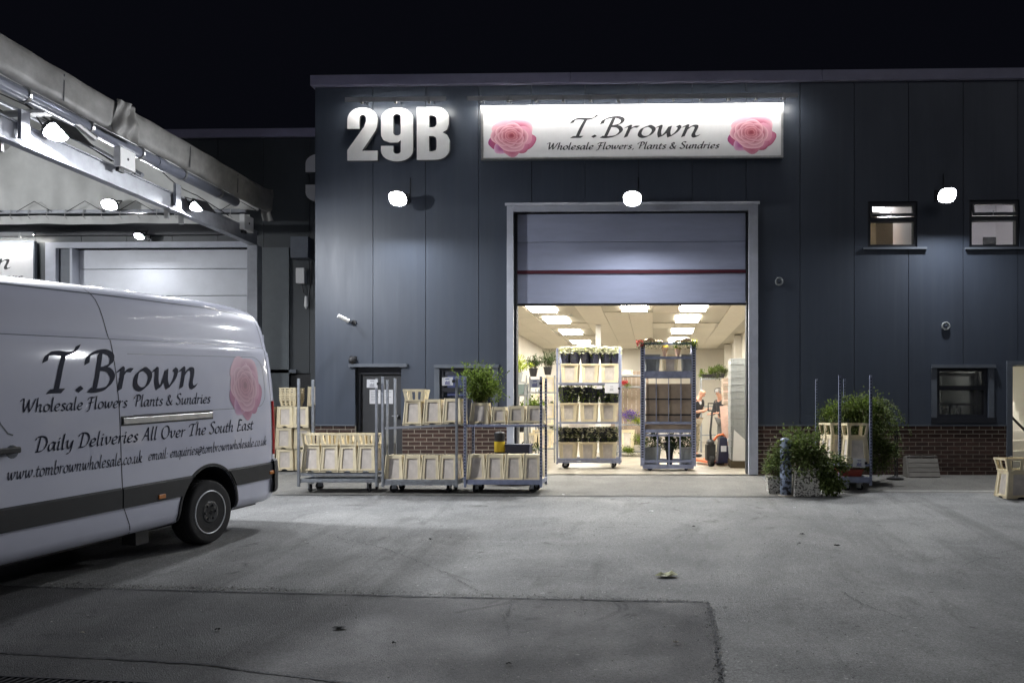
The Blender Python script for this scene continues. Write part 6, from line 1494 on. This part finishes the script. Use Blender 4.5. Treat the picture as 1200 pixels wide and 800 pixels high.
# racks between the two trolleys
YD = 21.0
rk4, c4_, W4_ = rack('brown-backed rack of mixed flowers seen between the two inner trolleys', 722, 756, YD, [.12, zat(497, YD), zat(453, YD), zat(440, YD)], zat(428, YD), .6)
t = thing('brown_screen', 'brown slatted screen standing behind the rack between the trolleys', 'screen', (atx(738, 21.6), 21.6, .004))
W = 1.0
for i in range(9): MB().box(-W/2+i*.112, -W/2+i*.112+.104, 0, .02, .25, zat(435, 21.6)).build('slat', 'card', t)
MB().box(-W/2, W/2, .021, .04, .3, .36).box(-W/2, W/2, .021, .04, 1.7, 1.76).build('batten', 'stem', t)
def posy(px, py, Y, label, m, n=160, s=.1, flat=.7, seed=0):
    t = thing('flower_bunch', label, 'flowers', tuple(P(px, py, Y))); r = random.Random(seed+px); mb = MB()
    for k in range(n): mb.leaf((r.gauss(0, s*.5), r.gauss(0, s*.4), r.gauss(0, s*.4*flat)), Vector((r.gauss(0, 1), r.gauss(0, 1), r.gauss(0, 1)+.4)), Vector((0, .3, 1)), .05, .028)
    mb.build('blooms', m, t); mb = MB()
    for k in range(n//2): mb.leaf((r.gauss(.08, s*.5), r.gauss(0, s*.4), r.gauss(-.05, s*.3)), Vector((r.gauss(.6, 1), r.gauss(0, 1), r.gauss(0, .6))), Vector((0, .3, 1)), .08, .02)
    mb.build('leaves', 'leaf', t); return t
posy(731, 449, YD-.3, 'red flowers lying on the upper shelf of the rack between the trolleys', 'petalr', s=.1, seed=1)
posy(738, 487, YD-.35, 'purple flower bunch on the middle shelf between the two inner trolleys', 'petalp', 420, .22, .8, seed=2)
posy(746, 493, YD-.3, 'green foliage bunch right of the purple flowers', 'leafl', 160, .12, seed=3)
posy(735, 527, YD-.4, 'low green bunch on the bottom of the rack between the trolleys', 'leaf', 260, .16, .5, seed=4); posy(748, 515, YD-.4, 'pale green leaves drooping by the post of the perforated trolley', 'leaf', 220, .16, 1.2, seed=5)
place(b_up, (atx(735, YD-.3), YD-.1, .13), 0, 'yellowish bucket at the bottom of the rack between the trolleys', (1.1, 1, 1.35))
for i, px in enumerate((729, 737)): place(b_small, (atx(px, YD-.3), YD-.1, zat(440, YD)+.004), 0, f'{("left", "right")[i]} small basket-like tub on top of the rack between the trolleys', (.8, .8, .5))
# right side: stack of grey crates, brown boxes, pallet, pallet truck
Ye = 16.6; xl_, xr_ = atx(857, Ye-.3), atx(882, Ye-.3); W = xr_-xl_; zt_ = zat(420, Ye-.3); n = 15; zb0 = .16; hh = (zt_-zb0)/n
cr0 = None
def make_crate(W, D, h):
    t = thing('stacking_crate', '', 'crate', group='grey crates in the tall stack'); mb = MB()
    for s_ in (-1, 1):
        mb.box(-W/2, W/2, s_*D/2-.008, s_*D/2+.008, .012, h*.82); mb.box(s_*W/2-.008, s_*W/2+.008, -D/2+.008, D/2-.008, .012, h*.82)
    mb.box(-W/2+.008, W/2-.008, -D/2+.008, D/2-.008, .0, .012); mb.build('walls', 'greyplastic', t)
    rm = MB()
    for s_ in (-1, 1): rm.box(-W/2-.014, W/2+.014, s_*D/2-.014, s_*D/2+.014, h*.82, h-.002); rm.box(s_*W/2-.014, s_*W/2+.014, -D/2+.015, D/2-.015, h*.82, h-.002)
    rm.build('rim', 'greyplastic', t); rb = MB()
    for i in range(5): x = -W/2+W*(i+.5)/5; rb.box(x-.007, x+.007, -D/2-.014, -D/2-.0085, .02, h*.82)
    rb.build('ribs', 'greyplastic', t); return freeze(t)
crt = make_crate(W, .6, hh)
for i in range(n): place(crt, ((xl_+xr_)/2+R.uniform(-.006, .006), Ye, zb0+i*hh), 0, f'grey crate {("at the very bottom" if i == 0 else "at the very top" if i == n-1 else ORD[i-1]+" above the bottom one" if i < 8 else ORD[n-2-i]+" below the top one")} in the tall stack inside the doorway', group='grey crates in the tall stack')
t = thing('pallet', 'dark pallet under the tall grey crate stack', 'pallet', ((xl_+xr_)/2, Ye, .004))
for i in range(4): MB().box(-W/2-.02+i*(W-.08)/3, -W/2+.1+i*(W-.08)/3, -.33, .33, .125, .15).build('deck_board', 'stem', t)
for i in range(3): MB().box(-W/2-.02, W/2+.02, -.33+i*.29, -.25+i*.29, 0, .124).build('bearer', 'stem', t)
t = thing('white_sheet', 'white folded sheet leaning on the foot of the grey crate stack', 'sheet', (xl_+.02, Ye-.36, .15)); MB().add([(0, 0, 0), (W-.02, 0, 0), (W-.02, .0, .28), (.03, .0, .62), (0, .012, 0), (W-.02, .012, 0), (W-.02, .012, .28), (.03, .012, .62)], [(0,1,2,3), (7,6,5,4), (0,4,5,1), (1,5,6,2), (2,6,7,3), (3,7,4,0)]).build('panel', 'white', t)
Yf_ = 17.6; xl2, xr2 = atx(848, Yf_-.25), atx(859, Yf_-.25)+.1
for i in range(9):
    z0_ = .15+i*.19; W_b = (xr2-xl2)*R.uniform(.85, 1.08)
    t = thing('cardboard_box', f'brown carton {("at the bottom" if i == 0 else "on top" if i == 8 else ORD[i-1]+" above the bottom one" if i < 5 else ORD[7-i]+" below the top one")} in the stack behind the grey crates', 'cardboard box', ((xl2+xr2)/2+R.uniform(-.02, .02), Yf_, z0_), group='brown carton stack'); MB().box(-W_b/2, W_b/2, -.25, .25, 0, .183).build('carton', 'card', t, bevel=.004); MB().box(-W_b/2-.001, W_b/2+.001, -.2515, -.2505, .07, .10).build('tape', 'kraft', t)
t = thing('pallet', 'pallet under the brown carton stack', 'pallet', ((xl2+xr2)/2, Yf_, .004)); MB().box(-.3, .3, -.3, .3, .12, .145).build('deck_board', 'stem', t); MB().box(-.3, .3, -.3, -.2, 0, .119).box(-.3, .3, .2, .3, 0, .119).build('bearer', 'stem', t)
t = thing('leaning_board', 'pale board leaning against the brown carton stack', 'board', (atx(849, 17.2), 17.2, .004)); MB(Matrix.Rotation(-.08, 4, 'Y')).box(0, .16, 0, .02, 0, 1.25).build('board', 'kraft', t); MB(Matrix.Rotation(-.08, 4, 'Y')).box(.01, .15, -.004, -.001, .5, .56).build('strap', 'white', t)
rk5, c5_, W5_ = rack('tall thin rack of foliage behind the two men', 822, 850, 22.8, [.5, 1.3, zat(443, 22.5)], zat(442, 22.5), .4)
t = thing('foliage_tray', 'grey-green foliage heaped on the tall rack behind the two men', 'plant', (atx(842, 22.6), 22.7, zat(442, 22.5))); crown('foliage', t, (0, 0, .14), (.22, .18, .13), 900, .08, .028, 'ivy', 101); MB().taper((0, 0), .3, .3, .36, .34, 0, .1).build('tray', 'black', t)
t = thing('foliage_tray', 'green plant on the tall rack above the bald man', 'plant', (atx(829, 22.6), 22.7, zat(442, 22.5))); crown('foliage', t, (0, 0, .12), (.2, .15, .09), 520, .08, .028, 'leaf', 102); MB().taper((0, 0), .26, .3, .3, .34, 0, .08).build('tray', 'black', t)
for k, (px, zz) in enumerate(((632, .354), (643, .354), (632, .804), (643, .804), (634, 1.254), (645, 1.254))): place(b_up, (atx(px, 20.4), 20.4, zz), 0, f'{("left", "right")[k % 2]} cream bucket on the {("bottom", "middle", "top")[k//2]} shelf of the rack deeper inside', (.9, .9, .8), group='buckets on the inner rack')
for k in range(4): posy((634, 645, 633, 646)[k], (476, 474, 498, 500)[k], 20.35, f'{("first", "second", "third", "fourth")[k]} small leafy bunch from the left in the rack deeper inside', ('leaf', 'petaly', 'leafd', 'petalw')[k], 120, .1, seed=30+k)
for k, px in enumerate((656, 668, 720)): pass
rk6, c6_, W6_ = rack('long low rack of pots far back between the two inner trolleys', 728, 760, 26, [.4, .9, 1.4], 1.9, .5)
for k in range(9):
    px = 730+(k % 3)*11; t = thing('potted_plant', f'{("left", "middle", "right")[k % 3]} pot on the {("bottom", "middle", "top")[k//3]} shelf of the rack far back', 'potted plant', (atx(px, 26), 25.9, .405+.5*(k//3))); MB().lathe([(.07, 0), (.1, .16)], n=10).build('pot', 'card', t); crown('foliage', t, (0, 0, .24), (.13, .12, .1), 160, .07, .03, ('leaf', 'ivy', 'leafl')[k % 3], 140+k)
# pallet truck
Yj = 16.9; xj = atx(838, Yj); t = thing('pallet_truck', 'black and orange pallet truck parked upright behind the perforated trolley', 'pallet truck', (xj, Yj, .004), .25)
MB().tube([(-.10, -.08, .25), (-.13, -.08, .7), (-.06, .0, 1.15)], [.03, .024, .02], 8).build('drawbar', 'black', t)
MB().tube([(-.15, 0, 1.15), (-.15, 0, 1.3), (.03, 0, 1.3), (.03, 0, 1.15), (-.15, 0, 1.15)], .016, 6).build('handle_loop', 'black', t)
MB().lathe([(.10, -.05), (.11, -.03), (.11, .03), (.10, .05)], (-.12, -.1, .11), 18, 'x').build('steer_wheel', 'rubber', t)
MB().box(-.22, -.02, -.12, .02, .12, .46).ball((-.12, -.05, .48), .09, 10, 8).build('pump_body', 'black', t, bevel=.02)
MB().taper((.16, 0), .26, .16, .16, .12, .06, .58).ball((.16, 0, .56), .085, 10, 8, (1, .8, 1)).build('battery_cover', mat('dark_navy_cover', (.02, .02, .045), .35), t)
MB().tube([(-.05, -.02, .52), (.04, -.04, .63), (.16, -.03, .66), (.24, 0, .55)], .028, 8).build('lift_arm', 'orange', t)
for x in (-.05, .2): MB().box(x-.08, x+.08, .08, 1.2, .05, .10).build('fork', 'orange', t)
MB().box(.10, .22, -.083, -.078, .3, .42).build('decal', 'paper', t)
# ================================================================ PEOPLE
def skin_mesh(name, joints, edges, m, parent, sub=2, root=0):
    me = bpy.data.meshes.new(name); me.from_pydata([j[0] for j in joints], edges, []); o = bpy.data.objects.new(name, me); COL.objects.link(o)
    sk = o.modifiers.new('skin', 'SKIN'); sk.use_smooth_shade = True
    for i, j in enumerate(joints):
        d = me.skin_vertices[0].data[i]; r = j[1]; d.radius = r if isinstance(r, tuple) else (r, r); d.use_root = (i == root)
    ss = o.modifiers.new('sub', 'SUBSURF'); ss.levels = sub; ss.render_levels = sub
    nm = bpy.data.meshes.new_from_object(o.evaluated_get(bpy.context.evaluated_depsgraph_get())); nm.name = name; bpy.data.objects.remove(o)
    nm.materials.clear(); nm.materials.append(M[m]); o = bpy.data.objects.new(name, nm); COL.objects.link(o); o.parent = parent
    nm.polygons.foreach_set('use_smooth', [True]*len(nm.polygons)); return o
def person(label, loc, rz, bend, hands, headdir, tee, trousers, hairm, sleeve_long=False, cap=False):
    """faces -Y locally; bend = forward lean of the spine; hands = two wrist targets"""
    t = thing('person', label, 'person', loc, rz)
    pel = Vector((0, 0, .95)); ch = pel+Vector((0, -math.sin(bend)*.42, math.cos(bend)*.42)); nk = ch+Vector((0, -math.sin(bend*1.3)*.13, math.cos(bend*1.3)*.13)); hd = nk+Vector(headdir)*.17
    J = [(pel, (.15, .11))]; E = []
    def ad(p, r, par): J.append((Vector(p), r)); E.append((par, len(J)-1)); return len(J)-1
    wst = ad(pel.lerp(ch, .45), (.135, .10), 0); c = ad(ch, (.165, .11), wst); n_ = ad(nk, .058, c); jaw = ad(nk.lerp(hd, .55)+Vector((0, -.015, 0)), (.062, .07), n_); h1 = ad(hd, (.078, .092), jaw); h2 = ad(hd+Vector(headdir)*.075+Vector((0, .012, 0)), (.06, .07), h1)
    arms = []; hand_j = []
    for s in (-1, 1):
        sh = ch+Vector((s*.19, .0, .035)); w_ = Vector(hands[0 if s < 0 else 1]); mid = (sh+w_)/2; d = w_-sh; L = .30; off = math.sqrt(max(.001, L*L-(min(d.length, .58)/2)**2)); el = mid+Vector((s*.35, .6, -.7)).normalized()*off
        a = ad(sh, .055, c); b = ad(el, .042, a); f = ad(w_, .027, b); dr = (w_-el).normalized(); pm = ad(w_+dr*.05, (.034, .018), f); arms.append((sh, el, w_))
        pc = w_+dr*.085; sd_ = dr.cross(Vector((0, 0, 1))).normalized(); up = sd_.cross(dr)
        for k in range(4):
            b0 = pc+sd_*(k-1.5)*.02; l = (.062, .072, .068, .054)[k]; i1 = ad(b0, .0095, pm); i2 = ad(b0+dr*l*.5-up*.008, .0085, i1); ad(b0+dr*l*.8-up*.03, .007, i2)
        th = w_+dr*.03+sd_*.035*s; i1 = ad(th, .0115, f); i2 = ad(th+dr*.035+sd_*.018*s-up*.01, .0095, i1)
    legs = []
    for s in (-1, 1):
        hp = pel+Vector((s*.09, 0, -.05)); kn = Vector((s*.11, -.03, .50)); an = Vector((s*.12, .02, .09)); a = ad(hp, .085, 0); b = ad(kn, .058, a); f = ad(an, .038, b); ad(an+Vector((0, -.13, -.05)), (.04, .028), f); legs.append((hp, kn, an))
    skin_mesh('body', J, E, 'skin', t)
    # clothing a little outside the body
    JT = [(pel+Vector((0, 0, -.02)), (.168, .13)), (pel.lerp(ch, .45), (.155, .122)), (ch, (.185, .13)), (nk.lerp(ch, .35), .085)]; ET = [(0, 1), (1, 2), (2, 3)]
    for sh, el, w_ in arms:
        k = .55 if not sleeve_long else .97; i = len(JT); JT += [(sh, .072), (sh.lerp(el, k), .062)]; ET += [(2, i), (i, i+1)]
        if sleeve_long: JT += [(el, .055), (el.lerp(w_, .9), .04)]; ET += [(i+1, i+2), (i+2, i+3)]
    skin_mesh('shirt', JT, ET, tee, t)
    JT = [(pel, (.165, .125))]; ET = []
    for hp, kn, an in legs: i = len(JT); JT += [(hp, .10), (kn, .075), (an+Vector((0, 0, .02)), .062)]; ET += [(0, i), (i, i+1), (i+1, i+2)]
    skin_mesh('trousers', JT, ET, trousers, t)
    for hp, kn, an in legs: MB().ball(an+Vector((0, -.06, -.045)), .09, 12, 8, (.55, 1.45, .5)).build('shoe', 'black', t, smooth=True)
    hdv = Vector(headdir).normalized(); fw = Vector((0, -1, 0)); fw = (fw-hdv*fw.dot(hdv)).normalized(); sdv = fw.cross(hdv)
    MB().ball(hd+fw*.094-hdv*.02, .017, 8, 6, (1, 1, 1.3)).build('nose', 'skin', t, smooth=True)
    e = MB(); 
    for s in (-1, 1): e.ball(hd+fw*.085+sdv*s*.03+hdv*.012, .009, 6, 5)
    e.build('eyes', 'black', t, smooth=True)
    ea = MB(); 
    for s in (-1, 1): ea.ball(hd+sdv*s*.08-hdv*.005, .028, 8, 6, (.45, .7, 1.1))
    ea.build('ears', 'skin', t, smooth=True); MB().ball(hd+fw*.088-hdv*.05, .017, 8, 5, (1.3, .5, .4)).build('mouth', 'petalr' if False else 'kraft', t, smooth=True)
    if hairm:
        hb = MB(); r = random.Random(3); cc = hd+hdv*.045-fw*.012
        for i in range(420):
            d = Vector((r.gauss(0, 1), r.gauss(0, 1), r.gauss(0, 1))).normalized()
            if d.dot(hdv) < -.1 or (d.dot(fw) > .6 and d.dot(hdv) < .5): continue
            hb.leaf(cc+d*.082, (d.cross(sdv)+d*.2).normalized(), d, .05, .03)
        hb.build('hair', hairm, t)
    return t, nk, ch
Yq = 20.3; p1, nk1, ch1 = person('bald man in a dark t-shirt with a white logo looking down behind the perforated trolley', (atx(813, Yq), Yq, .004), .9, .28, [(-.08, -.36, 1.16), (.06, -.38, 1.20)], (.0, -.62, .78), 'tee', 'trouser2', None)
MB().lathe([(.045, 0), (.045, .006)], ch1+Vector((-.07, -.145, .0)), 14, 'y').build('shirt_logo', 'paper', p1)
Yq2 = 21.6; p2, nk2, ch2 = person('grey-haired man in a dark top and grey trousers gripping the pallet truck handle', (atx(848, Yq2), Yq2, .004), -.75, .22, [(-.16, -.38, 1.08), (.10, -.42, 1.10)], (.0, -.5, .86), 'tee', 'trouser', 'hair', sleeve_long=True)
